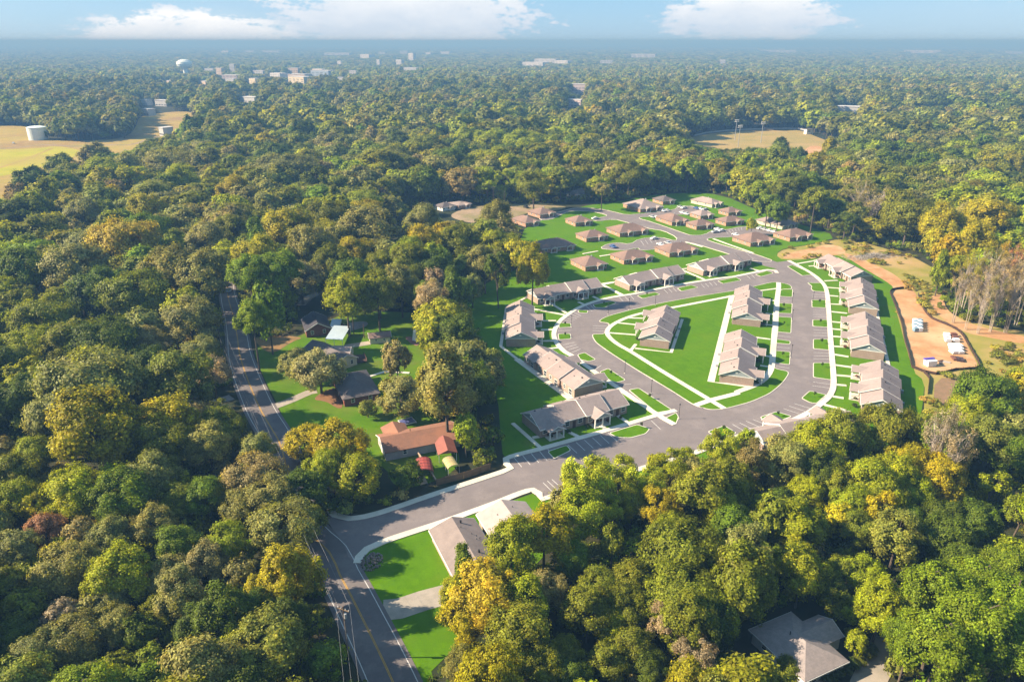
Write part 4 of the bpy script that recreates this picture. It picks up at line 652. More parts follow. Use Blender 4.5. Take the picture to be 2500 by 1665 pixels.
def window(parent, x, y, z, w_, h_, axis='y', sgn=-1, pane_m=None):
    """frame and pane on a wall whose outward normal is sgn along axis"""
    def bx(mb, u0, u1, d0, d1, z0, z1):
        lo, hi = min(d0, d1), max(d0, d1)
        return mb.box(u0, u1, lo, hi, z0, z1) if axis == 'y' else mb.box(lo, hi, u0, u1, z0, z1)
    u = x if axis == 'y' else y; d = y if axis == 'y' else x
    fr = MB(); e = .11
    bx(fr, u - w_ / 2, u - w_ / 2 + e, d, d + sgn * .07, z, z + h_); bx(fr, u + w_ / 2 - e, u + w_ / 2, d, d + sgn * .07, z, z + h_)
    bx(fr, u - w_ / 2 + e, u + w_ / 2 - e, d, d + sgn * .07, z, z + e); bx(fr, u - w_ / 2 + e, u + w_ / 2 - e, d, d + sgn * .07, z + h_ - e, z + h_)
    bx(fr, u - w_ / 2 + e, u + w_ / 2 - e, d, d + sgn * .055, z + h_ / 2 - .04, z + h_ / 2 + .04)
    f = fr.build('window', M_WHITE, parent)
    bx(MB(), u - w_ / 2 + e, u + w_ / 2 - e, d + sgn * .004, d + sgn * .03, z + e, z + h_ - e).build('pane', pane_m or M_GLASS, f)
    return f

def door(parent, x, y, z, axis='y', sgn=-1, m=None, w_=1.0):
    mb = MB()
    lo, hi = min(0, sgn * .06), max(0, sgn * .06)
    if axis == 'y': mb.box(x - w_ / 2, x + w_ / 2, y + lo, y + hi, z, z + 2.1)
    else: mb.box(x + lo, x + hi, y - w_ / 2, y + w_ / 2, z, z + 2.1)
    return mb.build('door', m or M_DOOR, parent)

def apartment(o3, ang, label, L=31.0, Dp=10.8, flip=False, porches=((4.0, 4.6), (19.8, 5.2)), group='new gabled apartment blocks around the loop road'):
    root = empty('apartment_block', (o3[0], o3[1], 0.12), ang)
    tag(root, label, 'apartment block', group)
    nx = 4; xs = [0, L * .26, L * .5, L * .76, L]
    offs = [0.0, 0.7, 0.0, 0.7]; zs = [0.0, 0.28, 0.56, 0.28]
    if flip: zs = [0.28, 0.56, 0.28, 0.0]
    ze = 2.8; k = 0.46
    for i in range(nx):
        y0, y1 = offs[i], Dp - (0.0 if i % 2 else 0.5); zr = ze + k * (y1 - y0) / 2; dz = zs[i]
        e0, e1 = ze + dz, zr + dz; ym = (y0 + y1) / 2
        MB().box(xs[i], xs[i + 1], y0, y1, 0, e0).build('wall', M_BRICK, root)
        gp = MB()
        gp.prism([(y0, e0), (ym, e1), (y1, e0)], 'x', xs[i] + .004, xs[i + 1] - .004)
        gp.build('gable', M_SIDE, root)
        oa = 0.35 if i == 0 else 0.12; ob = 0.35 if i == nx - 1 else 0.12
        # never let neighbouring sections overlap flush: the higher roof laps the lower
        a, b = xs[i] - oa * (1 if i == 0 or zs[i] > zs[i - 1] else -0.2), xs[i + 1] + ob * (1 if i == nx - 1 or zs[i] > zs[i + 1] else -0.2)
        MB().prism(chevron(y0, y1, e0, e1, .5, .16), 'x', a, b).build('roof', M_ROOF, root)
        for x, end, other in ((a, i == 0, zs[i - 1] if i else -1), (b, i == nx - 1, zs[i + 1] if i < nx - 1 else -1)):
            if zs[i] > other:
                s = -1 if x == a else 1
                MB().prism(chevron(y0, y1, e0 - .06, e1 - .06, .5, .24), 'x', x, x + s * .07).build('rake_trim', M_WHITE, root)
        MB().box(a, b, y0 - .60, y0 - .5, e0 - k * .5 - .08, e0 - k * .5 + .14).build('gutter', M_WHITE, root)
        cx = (xs[i] + xs[i + 1]) / 2; wd = xs[i + 1] - xs[i]
        for q in (-.30, .30):
            window(root, cx + wd * q, y0, .95, 1.5, 1.45)
        door(root, cx + wd * .02, y0, 0.0)
        window(root, cx - wd * .22, y1, .1, 1.8, 2.0, sgn=1)
        window(root, cx + wd * .22, y1, .95, 1.4, 1.3, sgn=1)
        v = MB(); vy = ym + (y1 - y0) * .22; v.tube((cx + wd * .12, vy, e1 - k * (vy - ym)), (cx + wd * .12, vy, e1 - k * (vy - ym) + .55), .09, .09)
        v.build('vent_pipe', M_DARK, root)
        if i % 2 == 0:
            v = MB(); vy = ym + (y1 - y0) * .12; z = e1 - k * (vy - ym)
            v.box(cx - wd * .25 - .22, cx - wd * .25 + .22, vy - .2, vy + .2, z + .05, z + .42); v.build('roof_vent', M_DARK, root)
    for x, wdt in porches:
        x = x * L / 31.0; i = min(max(0, sum(1 for q in xs[1:] if q < x)), 3)
        y0 = offs[i]; dz = zs[i]; e0 = ze + dz * .6 - .15; h = wdt / 2; zr = e0 + .5 * h; yf = y0 - 2.6
        pr = MB().prism(chevron(x - h, x + h, e0, zr, .35, .14), 'y', yf - .3, y0 + 3.6)
        pr.build('porch_roof', M_ROOF, root)
        MB().prism([(x - h, e0 - .02), (x, zr - .02), (x + h, e0 - .02)], 'y', yf, yf + .12).build('porch_gable', M_SIDE, root)
        MB().prism(chevron(x - h, x + h, e0 - .05, zr - .05, .35, .2), 'y', yf - .38, yf - .31).build('rake_trim', M_WHITE, root)
        MB().box(x - h, x + h, yf + .13, yf + .32, e0 - .32, e0 - .03).build('porch_beam', M_WHITE, root)
        for q in (-h + .15, 0.0, h - .15):
            MB().box(x + q - .15, x + q + .15, yf + .08, yf + .38, 0, e0 - .32).build('porch_post', M_WHITE, root)
        MB().box(x - h - .1, x + h + .1, yf - .1, y0 - .02, -.1, .03).build('porch_slab', M_CONC, root)
        for q in (-h * .5, h * .5): door(root, x + q, y0, .03, w_=.95)
    for x, s in ((0, -1), (L, 1)):
        i = 0 if s < 0 else 3; ym = (offs[i] + Dp) / 2
        MB().box(min(x + s * .004, x + s * .05), max(x + s * .004, x + s * .05), offs[i] + .02, Dp - .52, ze + zs[i] - .12, ze + zs[i] + .1).build('trim_band', M_WHITE, root)
        v = MB(); v.box(min(x + s * .006, x + s * .06), max(x + s * .006, x + s * .06), ym - .35, ym + .35, ze + zs[i] + .9, ze + zs[i] + 1.5); v.build('louvre', M_WHITE, root)
    # condenser units by the back wall
    MB().box(L * .33, L * .33 + .8, Dp + .7, Dp + 1.5, -.1, .75).build('condenser_unit', M_GREY, root)
    MB().box(L * .62, L * .62 + .8, Dp + .7, Dp + 1.5, -.1, .75).build('condenser_unit', M_GREY, root)
    return root

def frame_from(edge, mode, Dp):
    P, Q = (np.array(q, float) for q in edge); d = Q - P
    un = lambda v: v / np.linalg.norm(v)
    if mode == 'front': u, o = un(d), P                         # front edge, seen with the back on its left hand
    elif mode == 'back': u = un(d); nn = np.array((-u[1], u[0])); o = P - nn * Dp
    elif mode == 'back_r': u = un(-d); nn = np.array((-u[1], u[0])); o = Q - nn * Dp
    elif mode == 'front_r': u, o = un(-d), Q
    return o, math.atan2(u[1], u[0])
AP = [('front', 'gabled block at the east end of the north row by the road junction', {}),
      ('front', 'gabled block in the middle of the north row', {}),
      ('front', 'gabled block at the west end of the north row by the wood', {}),
      ('back', 'gabled block on the west bend above the big patio block', {'flip': True}),
      ('back', 'big gabled block with open patios facing the west lawn', {'flip': True}),
      ('front', 'half shaded gabled block beside the entry drive bays', {}),
      ('back_r', 'gabled block standing alone on the inner lawn by the curved bays', {}),
      ('back', 'upper of two gabled blocks standing along the inner walk', {}),
      ('back', 'lower of two gabled blocks standing along the inner walk', {}),
      ('front_r', 'gabled block beside the clay bank at the loop corner', {}),
      ('back_r', 'upper of three gabled blocks in line east of the loop', {}),
      ('back_r', 'middle of three gabled blocks in line east of the loop', {}),
      ('back_r', 'lowest gabled block east of the loop, behind the dark oaks', {'far': True}),
      ('front_r', 'gabled block south of the loop hidden behind yellow green trees', {})]
for (mode, lab, kw), (_, edge) in zip(AP, D['apts'][:14]):
    Dp = 10.8
    o, a = frame_from(edge, mode, Dp)
    Ln = math.dist(*edge)
    far = kw.pop('far', False)
    if far: Ln = 31.0
    if lab.startswith('gabled block south'): Ln = 31.0
    if mode == 'back_r' and not far: pass
    apartment(o, a, lab, L=min(max(Ln, 29.0), 35.0), Dp=Dp, **kw)
# two blocks along the entry walk, gable ends towards the drive
u = math.atan2(-0.92, 0.39)
o1 = D['apts'][14][1][0]; o2 = D['apts'][15][1][0]
CORNER = (o1, u)

def hip_roof(x0, x1, y0, y1, ze, k, over, th=.16):
    a, b, c, d = x0 - over, x1 + over, y0 - over, y1 + over; zl = ze - k * over
    if (b - a) >= (d - c):
        h = (d - c) / 2; r0, r1 = (a + h, (c + d) / 2), (b - h, (c + d) / 2); order = 0
    else:
        h = (b - a) / 2; r0, r1 = ((a + b) / 2, c + h), ((a + b) / 2, d - h); order = 1
    zr = zl + k * h
    mb = MB()
    mb.v = [(a, c, zl), (b, c, zl), (b, d, zl), (a, d, zl), (*r0, zr), (*r1, zr), (a, c, zl + th), (b, c, zl + th), (b, d, zl + th), (a, d, zl + th), (*r0, zr + th), (*r1, zr + th)]
    up = [(6, 7, 11, 10), (7, 8, 11), (8, 9, 10, 11), (9, 6, 10)] if order == 0 else [(6, 7, 10), (7, 8, 11, 10), (8, 9, 11), (9, 6, 10, 11)]
    mb.f = up + [(0, 3, 2, 1), (0, 1, 7, 6), (1, 2, 8, 7), (2, 3, 9, 8), (3, 0, 6, 9)]
    return mb, zr

def cottage(tri, label, group, m_wall=None, m_roof=None, npor=2, porch_m=None, fixed=None, cat='house', eave=2.5, k=.42):
    A0, A1, A2 = (np.array(q, float) for q in tri)
    d2 = A2 - A1; d0 = A0 - A1
    ang = math.atan2(d2[1], d2[0]) if fixed is None else fixed
    L, Dp = float(np.linalg.norm(d2)), float(np.linalg.norm(d0))
    root = empty('brick_cottage', (A1[0], A1[1], 0.08), ang); tag(root, label, cat, group)
    m_wall = m_wall or M_BRICKO; m_roof = m_roof or M_ROOF2
    L = min(max(L, 10), 19.5); Dp = min(max(Dp, 9), 19)
    MB().box(0, L, 0, Dp, 0, eave).build('wall', m_wall, root)
    rf, zr = hip_roof(0, L, 0, Dp, eave, k, .55); rf.build('roof', m_roof, root)
    MB().box(-.50, L + .5, -.62, -.52, eave - .3, eave - .08).build('gutter', M_WHITE, root)
    along_x = L >= Dp
    for q in range(npor):
        if along_x or npor == 1: x = L * ((.32, .80)[q] if npor == 2 else .62)
        else: x = L * (.3, .75)[q]
        h = min(1.7, L * .16); e0 = eave - .25; zr2 = e0 + .55 * h; yf = -1.9
        MB().prism(chevron(x - h, x + h, e0, zr2, .3, .13), 'y', yf - .2, 2.2).build('porch_roof', m_roof, root)
        MB().prism([(x - h, e0 - .02), (x, zr2 - .02), (x + h, e0 - .02)], 'y', yf, yf + .1).build('porch_gable', M_SIDEW, root)
        MB().prism(chevron(x - h, x + h, e0 - .05, zr2 - .05, .3, .19), 'y', yf - .28, yf - .21).build('rake_trim', M_WHITE, root)
        for s in (-1, 1):
            MB().box(x + s * (h - .18) - .14, x + s * (h - .18) + .14, yf + .1, yf + .38, 0, e0 - .02).build('porch_post', M_WHITE, root)
        MB().box(x - h, x + h, yf, -.01, -.06, .06).build('porch_slab', M_CONC, root)
        door(root, x, 0, .06)
    for x in (.12, .5, .93):
        window(root, L * x, 0, .9, 1.3, 1.2)
    for y in (.3, .7):
        window(root, 0, Dp * y, .9, 1.2, 1.2, axis='x', sgn=-1)
    MB().tube((L * .45, Dp * .6, zr - 1.3), (L * .45, Dp * .6, zr + .35), .1, .1).build('vent_pipe', M_GREY, root)
    MB().box(L * .6, L * .6 + .5, Dp * .5 - .25, Dp * .5 + .25, zr - .4, zr + .28).build('roof_vent', M_GREY, root)
    return root

GH = 'hip roofed brick cottages of the older estate'
HL = ['small brick cottage with a notched corner inside the curve of the estate road',
      'long brick cottage with two white posted porches facing the west car park',
      'hip roofed brick cottage with one gabled porch, west of the long porch cottage',
      'shaded brown brick cottage at the edge of the wood, beside the flagged yard',
      'brick cottage south of the west car park, left one of the pair there',
      'brick cottage south of the west car park, right one of the pair there',
      'square hip roofed brick cottage standing alone on the south lawn of the older estate',
      'brick cottage with a low roof at the edge of the bare cleared ground',
      'brick cottage with white porch posts beside the wood and the cleared ground',
      'long brown cottage with a tall brick end at the estate road bend',
      'dark roofed cottage in shade behind the parked cars at the north edge',
      'cottage with a long open west side facing the north car park',
      'hip roofed cottage at the foot of the wooded slope, behind another one',
      'low cottage between the two north rows, hidden behind a nearer roof',
      'brick cottage on the road corner beside the north car park',
      'brick cottage on the green strip above the road junction',
      'brick cottage with dark porch in the middle of the north row',
      'long yellow lit cottage at the foot of the wooded slope by the east car park',
      'two porched brick cottage south of the east car park, left of the pair',
      'two porched brick cottage on the far east lawn, right of the pair']
for i in range(20):
    tri = D['old_houses'][i]
    np_ = 1 if i in (0, 2, 6, 7, 8, 10, 12, 13, 15, 16) else 2
    cottage(tri, HL[i], GH, npor=np_, fixed=R(26) if i not in (7, 8, 11, 17) else R(34),
            m_wall=M_BRICKO if i not in (17, 11) else M_SIDEW, m_roof=M_ROOFG if i in (10,) else (M_ROOF if i in (11, 13, 17, 9) else M_ROOF2))
cottage(D['old_houses'][20], 'white house with a broken pitched roof in shade under the tall trees', None, m_wall=M_WHITE, m_roof=M_ROOFG, npor=2, fixed=R(35), cat='house')
cottage(D['old_houses'][21], 'white walled shed with grey roof beside the cleared ground', 'sheds by the cleared ground', m_wall=M_WHITE, m_roof=M_ROOFG, npor=1, fixed=R(40), cat='shed')
cottage(D['old_houses'][22], 'orange lit shed with pale flat roof beyond the white walled shed', 'sheds by the cleared ground', m_wall=M_BRICKO, m_roof=M_ROOF, npor=1, fixed=R(40), cat='shed', k=.15)

def gable_house(tri, name, label, cat, m_wall, m_roof, eave=2.7, k=.5, ridge='y', group=None, m_gable=None, hipend=False, porch=False, wins=True):
    """base corners: back-left, near corner, near right; ridge along local x or y"""
    A0, A1, A2 = (np.array(q, float) for q in tri); d2 = A2 - A1
    ang = math.atan2(d2[1], d2[0]); L = float(np.linalg.norm(d2)); Dp = float(np.linalg.norm(A0 - A1))
    root = empty(name, (A1[0], A1[1], .06), ang); tag(root, label, cat, group)
    MB().box(0, L, 0, Dp, 0, eave).build('wall', m_wall, root)
    if hipend:
        rf, zr = hip_roof(0, L, 0, Dp, eave, k, .5); rf.build('roof', m_roof, root)
    else:
        w_ = L if ridge == 'y' else Dp; zr = eave + k * w_ / 2
        ax = 'y' if ridge == 'y' else 'x'; ln = Dp if ridge == 'y' else L
        MB().prism([(0, eave), (w_ / 2, zr), (w_, eave)], ax, .01, ln - .01).build('gable', m_gable or m_wall, root)
        MB().prism(chevron(0, w_, eave, zr, .45, .16), ax, -.4, ln + .4).build('roof', m_roof, root)
        for a, s in ((-.4, -1), (ln + .4, 1)):
            MB().prism(chevron(0, w_, eave - .05, zr - .05, .45, .22), ax, a, a + s * .07).build('rake_trim', M_WHITE, root)
    if wins:
        for q in (.25, .75):
            window(root, L * q, 0, .9, 1.1, 1.5); window(root, 0, Dp * q, .9, 1.2, 1.3, axis='x', sgn=-1)
        door(root, 0, Dp * .5, 0, axis='x', sgn=-1, m=M_WHITE)
    MB().tube((L * .4, Dp * .6, eave + .5), (L * .4, Dp * .6, zr + .5), .09, .09).build('vent_pipe', M_DARK, root)
    return root, L, Dp

def grow(tri, L=None, Dp=None):
    """same near corner and direction, other lengths"""
    A0, A1, A2 = (np.array(q, float) for q in tri); u = (A2 - A1) / np.linalg.norm(A2 - A1); nn = np.array((-u[1], u[0]))
    L = L or float(np.linalg.norm(A2 - A1)); Dp = Dp or float(np.linalg.norm(A0 - A1))
    return [tuple(A1 + nn * Dp), tuple(A1), tuple(A1 + u * L)]

gable_house(grow(D['brick_house'], 8.6, 13.0), 'brick_house', 'red brick house with black roof and white gable trim under the pines', 'house', M_BRICKR, M_ROOFD, m_gable=M_BRICKR, k=.55)
bp = D['metal_porch']
def canopy(tri, name, label, cat, m_roof, h=2.6, k=.3, flat=False, arch=False, ridge='y', end=None, L=None, Dp=None, dark_end=False):
    tri = grow(tri, L, Dp)
    A0, A1, A2 = (np.array(q, float) for q in tri); d2 = A2 - A1
    ang = math.atan2(d2[1], d2[0]); L = float(np.linalg.norm(d2)); Dp = float(np.linalg.norm(A0 - A1))
    root = empty(name, (A1[0], A1[1], .05), ang); tag(root, label, cat)
    if flat: MB().face([(0, 0, h), (L, 0, h - .25), (L, Dp, h + .1), (0, Dp, h + .35)]).face([(0, 0, h - .1), (0, Dp, h + .25), (L, Dp, h), (L, 0, h - .35)]).build('roof', m_roof, root)
    elif arch:
        n = 8; prof = [(L / 2 - L * .52 * math.cos(math.pi * i / n), h + L * .30 * math.sin(math.pi * i / n)) for i in range(n + 1)]
        prof += [(L / 2 - L * .49 * math.cos(math.pi * i / n), h - .08 + L * .28 * math.sin(math.pi * i / n)) for i in range(n, -1, -1)]
        MB().prism(prof, 'y', 0, Dp).build('roof', m_roof, root)
        for j in range(5):
            y = Dp * (j + .1) / 4.3
            MB().prism([(a, b + .03) for a, b in prof[:n + 1]] + [(a, b - .03) for a, b in prof[n::-1]], 'y', y, y + .09).build('hoop', M_DARK if 'red' in label else M_GREY, root)
    else:
        zr = h + k * L / 2
        MB().prism(chevron(0, L, h, zr, .2, .1), 'y', -.2, Dp + .2).build('roof', m_roof, root)
        for y in (0.0, Dp - .08): MB().prism([(0, h), (L / 2, zr - .03), (L, h)], 'y', y, y + .07).build('gable', M_REDM if dark_end else m_roof, root)
    for x in (.08, L - .08):
        for y in (.1, Dp / 2, Dp - .1):
            MB().box(x - .06, x + .06, y - .06, y + .06, 0, h - .02).build('post', M_WHITE if not arch else M_GREY, root)
    if dark_end: MB().box(.15, L - .15, Dp - .12, Dp - .05, 0, h - .05).build('back_panel', mat('maroon_panel', (.12, .03, .03)), root)
    return root
canopy(D['metal_porch'], 'carport', 'pale metal carport roof on posts beside the red brick house', 'carport', M_BLUEM, flat=True, L=3.6, Dp=8.0)
r_, _, _ = gable_house(grow(D['shed'], 7.2, 4.6), 'garden_shed', 'cream walled shed with brown gable roof at the end of the concrete drive', 'shed', M_SIDEW, M_ROOF2, eave=2.3, k=.45, ridge='x', wins=False)
for q in (.3, .7): window(r_, 7.2 * q, 0, .9, .9, .9)
gable_house(grow(D['mid_house'], 8.0, 19.0), 'gabled_house', 'house with tan and charcoal gable roof behind the silvery tree', 'house', M_SIDEW, M_ROOFG, k=.5)
gable_house(grow(D['mid_wing'], 8.5, 9.0), 'house_wing', 'tan roofed annexe against the gabled house, beside the timber deck', 'annexe', M_SIDEW, M_ROOF, eave=2.6, k=.32)
t_ = [tuple(np.array(q) + np.array((-4.5, 12.5))) for q in D['mid_wing']]
canopy(t_, 'metal_roof_shelter', 'pale blue metal roof shelter behind the tan roofed annexe', 'carport', M_BLUEM, flat=True, L=14, Dp=6.0, h=3.3)
gable_house(grow(D['dark_house'], 10.4, 17.5), 'hipped_house', 'dark hip roofed brick house with a white fascia beside the bark mulch bed', 'house', M_BRICKR, M_ROOFG, hipend=True, k=.42)
dk = empty('timber_deck', (*D['deck'][1], .05), R(20)); tag(dk, 'dark timber deck against the back of the annexe', 'deck')
MB().box(0, 5.5, 0, 6.5, .5, .62).build('deck_floor', M_WOODD, dk)
for x in (0.0, 5.4):
    MB().box(x, x + .1, 0, 6.5, .62, 1.5).build('railing', M_WOODD, dk)
for x in (0.1, 2.7, 5.2):
    for y in (.1, 6.2): MB().box(x, x + .14, y, y + .14, 0, .5).build('post', M_WOODD, dk)
oh, L, Dp = gable_house(grow(D['orange_house'], 20.0, 9.5), 'ranch_house', 'long low ranch house with an orange roof behind the timber fence', 'house', mat('pale_blue_siding', (.38, .34, .34)), M_ROOFO, eave=2.6, k=.36, ridge='x')
MB().prism(chevron(2.0, 8.0, 2.6, 3.7, .4, .14), 'y', 6.0, 13.4).build('cross_roof', M_ROOFO, oh)
MB().box(2.2, 7.8, 9.5, 12.9, 0, 2.6).build('wing_wall', M_BRICKR, oh)
MB().box(13.2, 13.5, 4.6, 10.1, 3.1, 4.50).build('ridge_flashing', M_WHITE, oh) if False else None
canopy(D['red_carport'], 'carport', 'red gabled metal carport with open front next to the ranch house', 'carport', M_REDM, h=2.6, k=.42, L=4.6, Dp=7.5, dark_end=True)
canopy(D['arch_canopy'], 'hooped_canopy', 'bright red hooped canopy over the wooden steps', 'canopy', M_REDB, h=1.9, arch=True, L=4.2, Dp=6.0)
canopy(D['yellow_canopy'], 'hooped_canopy', 'straw yellow arched shelter beside the timber fence', 'canopy', M_YELM, h=1.8, arch=True, L=3.0, Dp=4.6)
bw = [np.array(q) for q in D['beam_wall']]; ang = math.atan2(*(bw[1] - bw[0])[::-1]); ln = float(np.linalg.norm(bw[1] - bw[0]))
o = empty('timber_rail_fence', (*bw[0], .05), ang); tag(o, 'long pale timber rail beside the red hooped canopy', 'fence')
MB().box(0, ln, -.15, .15, 1.1, 1.35).build('top_rail', mat('pale_timber', (.42, .31, .22)), o)
MB().box(0, ln, -.06, .06, .5, .7).build('lower_rail', M_WOOD, o)
for i in range(8): MB().box(ln * i / 7 - .08, ln * i / 7 + .08, -.1, .1, 0, 1.1).build('post', M_WOOD, o)
st = empty('wooden_steps', (*D['steps'][1], .05), R(28)); tag(st, 'pale wooden steps under the red hooped canopy', 'steps')
for i in range(5): MB().box(0, 1.9, i * .5, i * .5 + .42, 0, .18 * (i + 1)).build('tread', mat('pale_timber', (.42, .31, .22)), st)

# timber fence, board by board where it shows
pts = spline(D['wood_fence'], 200); fe = empty('timber_fence', (*pts[0], .05)); tag(fe, 'tall brown board fence along the entry drive footway', 'fence')
board_me = MB().box(-.085, .085, -.015, .015, 0, 1.85).mesh('board', M_WOOD)
post_me = MB().box(-.06, .06, -.06, .06, 0, 1.95).mesh('post', M_WOOD)
tot = 0; nb = 0
for a, b in zip(pts[:-1], pts[1:]):
    a, b = np.array(a), np.array(b); d = b - a; ln = np.linalg.norm(d); an = math.atan2(d[1], d[0])
    for i in range(int(ln / .18)):
        q = a + d * (i * .18 / ln) - np.array(pts[0])
        o = bpy.data.objects.new('board', board_me); COL.objects.link(o); o.parent = fe; o.location = (q[0], q[1], random.uniform(-.05, .03)); o.rotation_euler = (0, 0, an + random.uniform(-.03, .03))
        if i % 13 == 0:
            o = bpy.data.objects.new('post', post_me); COL.objects.link(o); o.parent = fe; o.location = (q[0] - d[1] / ln * -.09, q[1] - d[0] / ln * .09, 0); o.rotation_euler = (0, 0, an)

# the house at the bottom right
tri = D['br_house']
BHW = gable_house(tri, 'hipped_house', 'white walled house with brown mottled roof in a clearing beside the big pines', 'house', mat('white_siding', (.5, .5, .48)), M_ROOFB, hipend=True, k=.4, eave=2.9)
bh, L, Dp = BHW
y0_, y1_ = Dp * .35, Dp * .35 + 5.2
MB().prism(chevron(y0_, y1_, 2.95, 4.2, .4, .14), 'x', L * .5, L + 4.2).build('cross_roof', M_ROOFB, bh)
MB().box(L + .01, L + 3.8, y0_ + .01, y1_ - .01, 0, 2.94).build('wing_wall', mat('white_siding', (.5, .5, .48)), bh)
MB().prism(chevron(y0_, y1_, 2.9, 4.15, .4, .2), 'x', L + 4.2, L + 4.28).build('rake_trim', M_WHITE, bh)
MB().prism([(y0_, 2.95), ((y0_ + y1_) / 2, 4.2), (y1_, 2.95)], 'x', L + 3.7, L + 3.8).build('gable', M_WHITE, bh)
for s in (0, 1): MB().box(-.56, L + .56, -.6 + s * (Dp + 1.12), -.52 + s * (Dp + 1.12), 2.55, 2.8).build('fascia', M_WHITE, bh)
MB().box(-.60, -.52, -.6, Dp + .6, 2.55, 2.8).build('fascia', M_WHITE, bh)

o1, u = CORNER
c_ = np.array(o1); ux_, nx_ = np.array((math.cos(u), math.sin(u))), np.array((-math.sin(u), math.cos(u)))
def corner_house(p, ln, W, label, m_roof, vents):
    hb = empty('corner_house', (p[0] + ux_[0] * ln, p[1] + ux_[1] * ln, .08), u + math.pi / 2); tag(hb, label, 'house'); h = W / 2; zr = 2.8 + .365 * h
    MB().box(0, W, 0, ln, 0, 2.8).build('wall', M_BRICK, hb)
    MB().prism([(0, 2.8), (h, zr), (W, 2.8)], 'y', .01, ln - .01).build('gable', M_SIDE, hb)
    MB().prism(chevron(0, W, 2.8, zr, .5, .16), 'y', -.4, ln + .4).build('roof', m_roof, hb)
    for a, s in ((-.4, -1), (ln + .4, 1)): MB().prism(chevron(0, W, 2.75, zr - .05, .5, .22), 'y', a, a + s * .07).build('rake_trim', M_WHITE, hb)
    for s in (-.62, W + .52): MB().box(s, s + .1, -.4, ln + .4, 2.42, 2.66).build('gutter', M_WHITE, hb)
    for q in (.2, .45, .8): window(hb, 0, ln * q, .9, 1.3, 1.3, axis='x', sgn=-1)
    window(hb, 3, ln, .9, 1.3, 1.3, sgn=1); door(hb, 6.5, ln, 0, sgn=1)
    for x, y, r_ in vents:
        z = zr - .365 * abs(x - h); MB().tube((x, y, z), (x, y, z + (.75 if r_ > .1 else .45)), r_, r_, 8).build('turbine_vent' if r_ > .1 else 'vent_pipe', M_DARK, hb)
    return hb
corner_house(c_, 17, 9.4, 'plain taupe gable roofed house on the corner lawn by the street', mat('grey_taupe_shingles', (.235, .188, .168), (.185, .148, .134), .5), ((6.0, 15.2, .22), (6.2, 4.5, .22), (7.0, 11.0, .08), (7.8, 10.3, .08), (7.4, 9.1, .08), (8.2, 9.4, .08), (2.2, 8.0, .08), (2.6, 7.2, .08), (5.4, 13.3, .08)))
c2 = np.array(o2) + nx_ * .9 + ux_ * .4
corner_house(c2, 10, 11.0, 'pale roofed house beside the plain corner house, half under the trees', mat('pale_pinkish_shingles', (.40, .32, .29), (.33, .265, .24), .6), ((3.0, 6.5, .08), (7.0, 7.5, .08)))

# ------------------------------------------------------------------ yard things
ob = D['obelisk']; e = empty('garden_obelisk', (*ob, .07), .3); tag(e, 'white tapered garden tower on a reddish paved patch', 'garden tower')
MB().lathe([(1.25, 0), (.75, 3.4), (.75, 3.5)], 4).build('tower', M_WHITE, e); MB().lathe([(.9, 3.5), (.02, 4.2)], 4).build('cap', M_WHITE, e)
tp = np.mean(np.array(D['trampoline']), axis=0); e = empty('framed_panel', (*tp, .05), R(30)); tag(e, 'blue panel in a white frame lying on the lawn above the ranch house', 'panel')
MB().box(-2.0, 2.0, -1.6, 1.6, .35, .42).build('panel', M_PANEL, e)
for a in ((-2.15, 2.15, -1.75, -1.6), (-2.15, 2.15, 1.6, 1.75), (-2.15, -2.0, -1.6, 1.6), (2.0, 2.15, -1.6, 1.6)): MB().box(*a, .3, .5).build('frame', M_WHITE, e)
for x in (-2, 2):
    for y in (-1.6, 1.6): MB().box(x - .08, x + .08, y - .08, y + .08, 0, .3).build('leg', M_GREY, e)

def upole(loc, h, label, arm=True, an=0.0, name='utility_pole', transformer=False, group=None):
    e = empty(name, (*loc, 0), an); tag(e, label, 'utility pole', group)
    MB().tube((0, 0, 0), (0, 0, h), .17, .11, 8).build('pole', M_POLE, e)
    if arm:
        MB().box(-1.2, 1.2, -.07, .07, h - .75, h - .58).build('cross_arm', M_WOOD, e)
        for x in (-1.1, -.45, .45, 1.1): MB().tube((x, 0, h - .58), (x, 0, h - .32), .06, .05, 6).build('insulator', M_WHITE, e)
    if transformer: MB().tube((.32, 0, h - 2.4), (.32, 0, h - 1.4), .24, .24, 10).build('transformer', M_GREY, e)
    return e
up = D['utility_pole']; upole(up, 11.0, 'wooden utility pole beside the gravel lot of the brick house', an=.4)
cp = D['clothes_pole']; upole(cp, 5.5, 'short leaning pole in the garden bed beside the cream shed', arm=False)
PPo = D['power_pole']; upole(PPo, 11.5, 'utility pole with transformer over the street verge, wires running both ways', an=R(-25), transformer=True)
sp = D['stump_pole']; upole(sp, 6.0, 'bare cut off pole beside the shaded street verge', arm=False)
for i, q in enumerate(D['poles_far']): upole(q, 13.0 if i == 0 else 10.5, ('tall', 'shorter')[i] + ' utility pole on the cleared ground beyond the older estate', an=.2, arm=(i == 0), group='utility poles on the cleared ground')
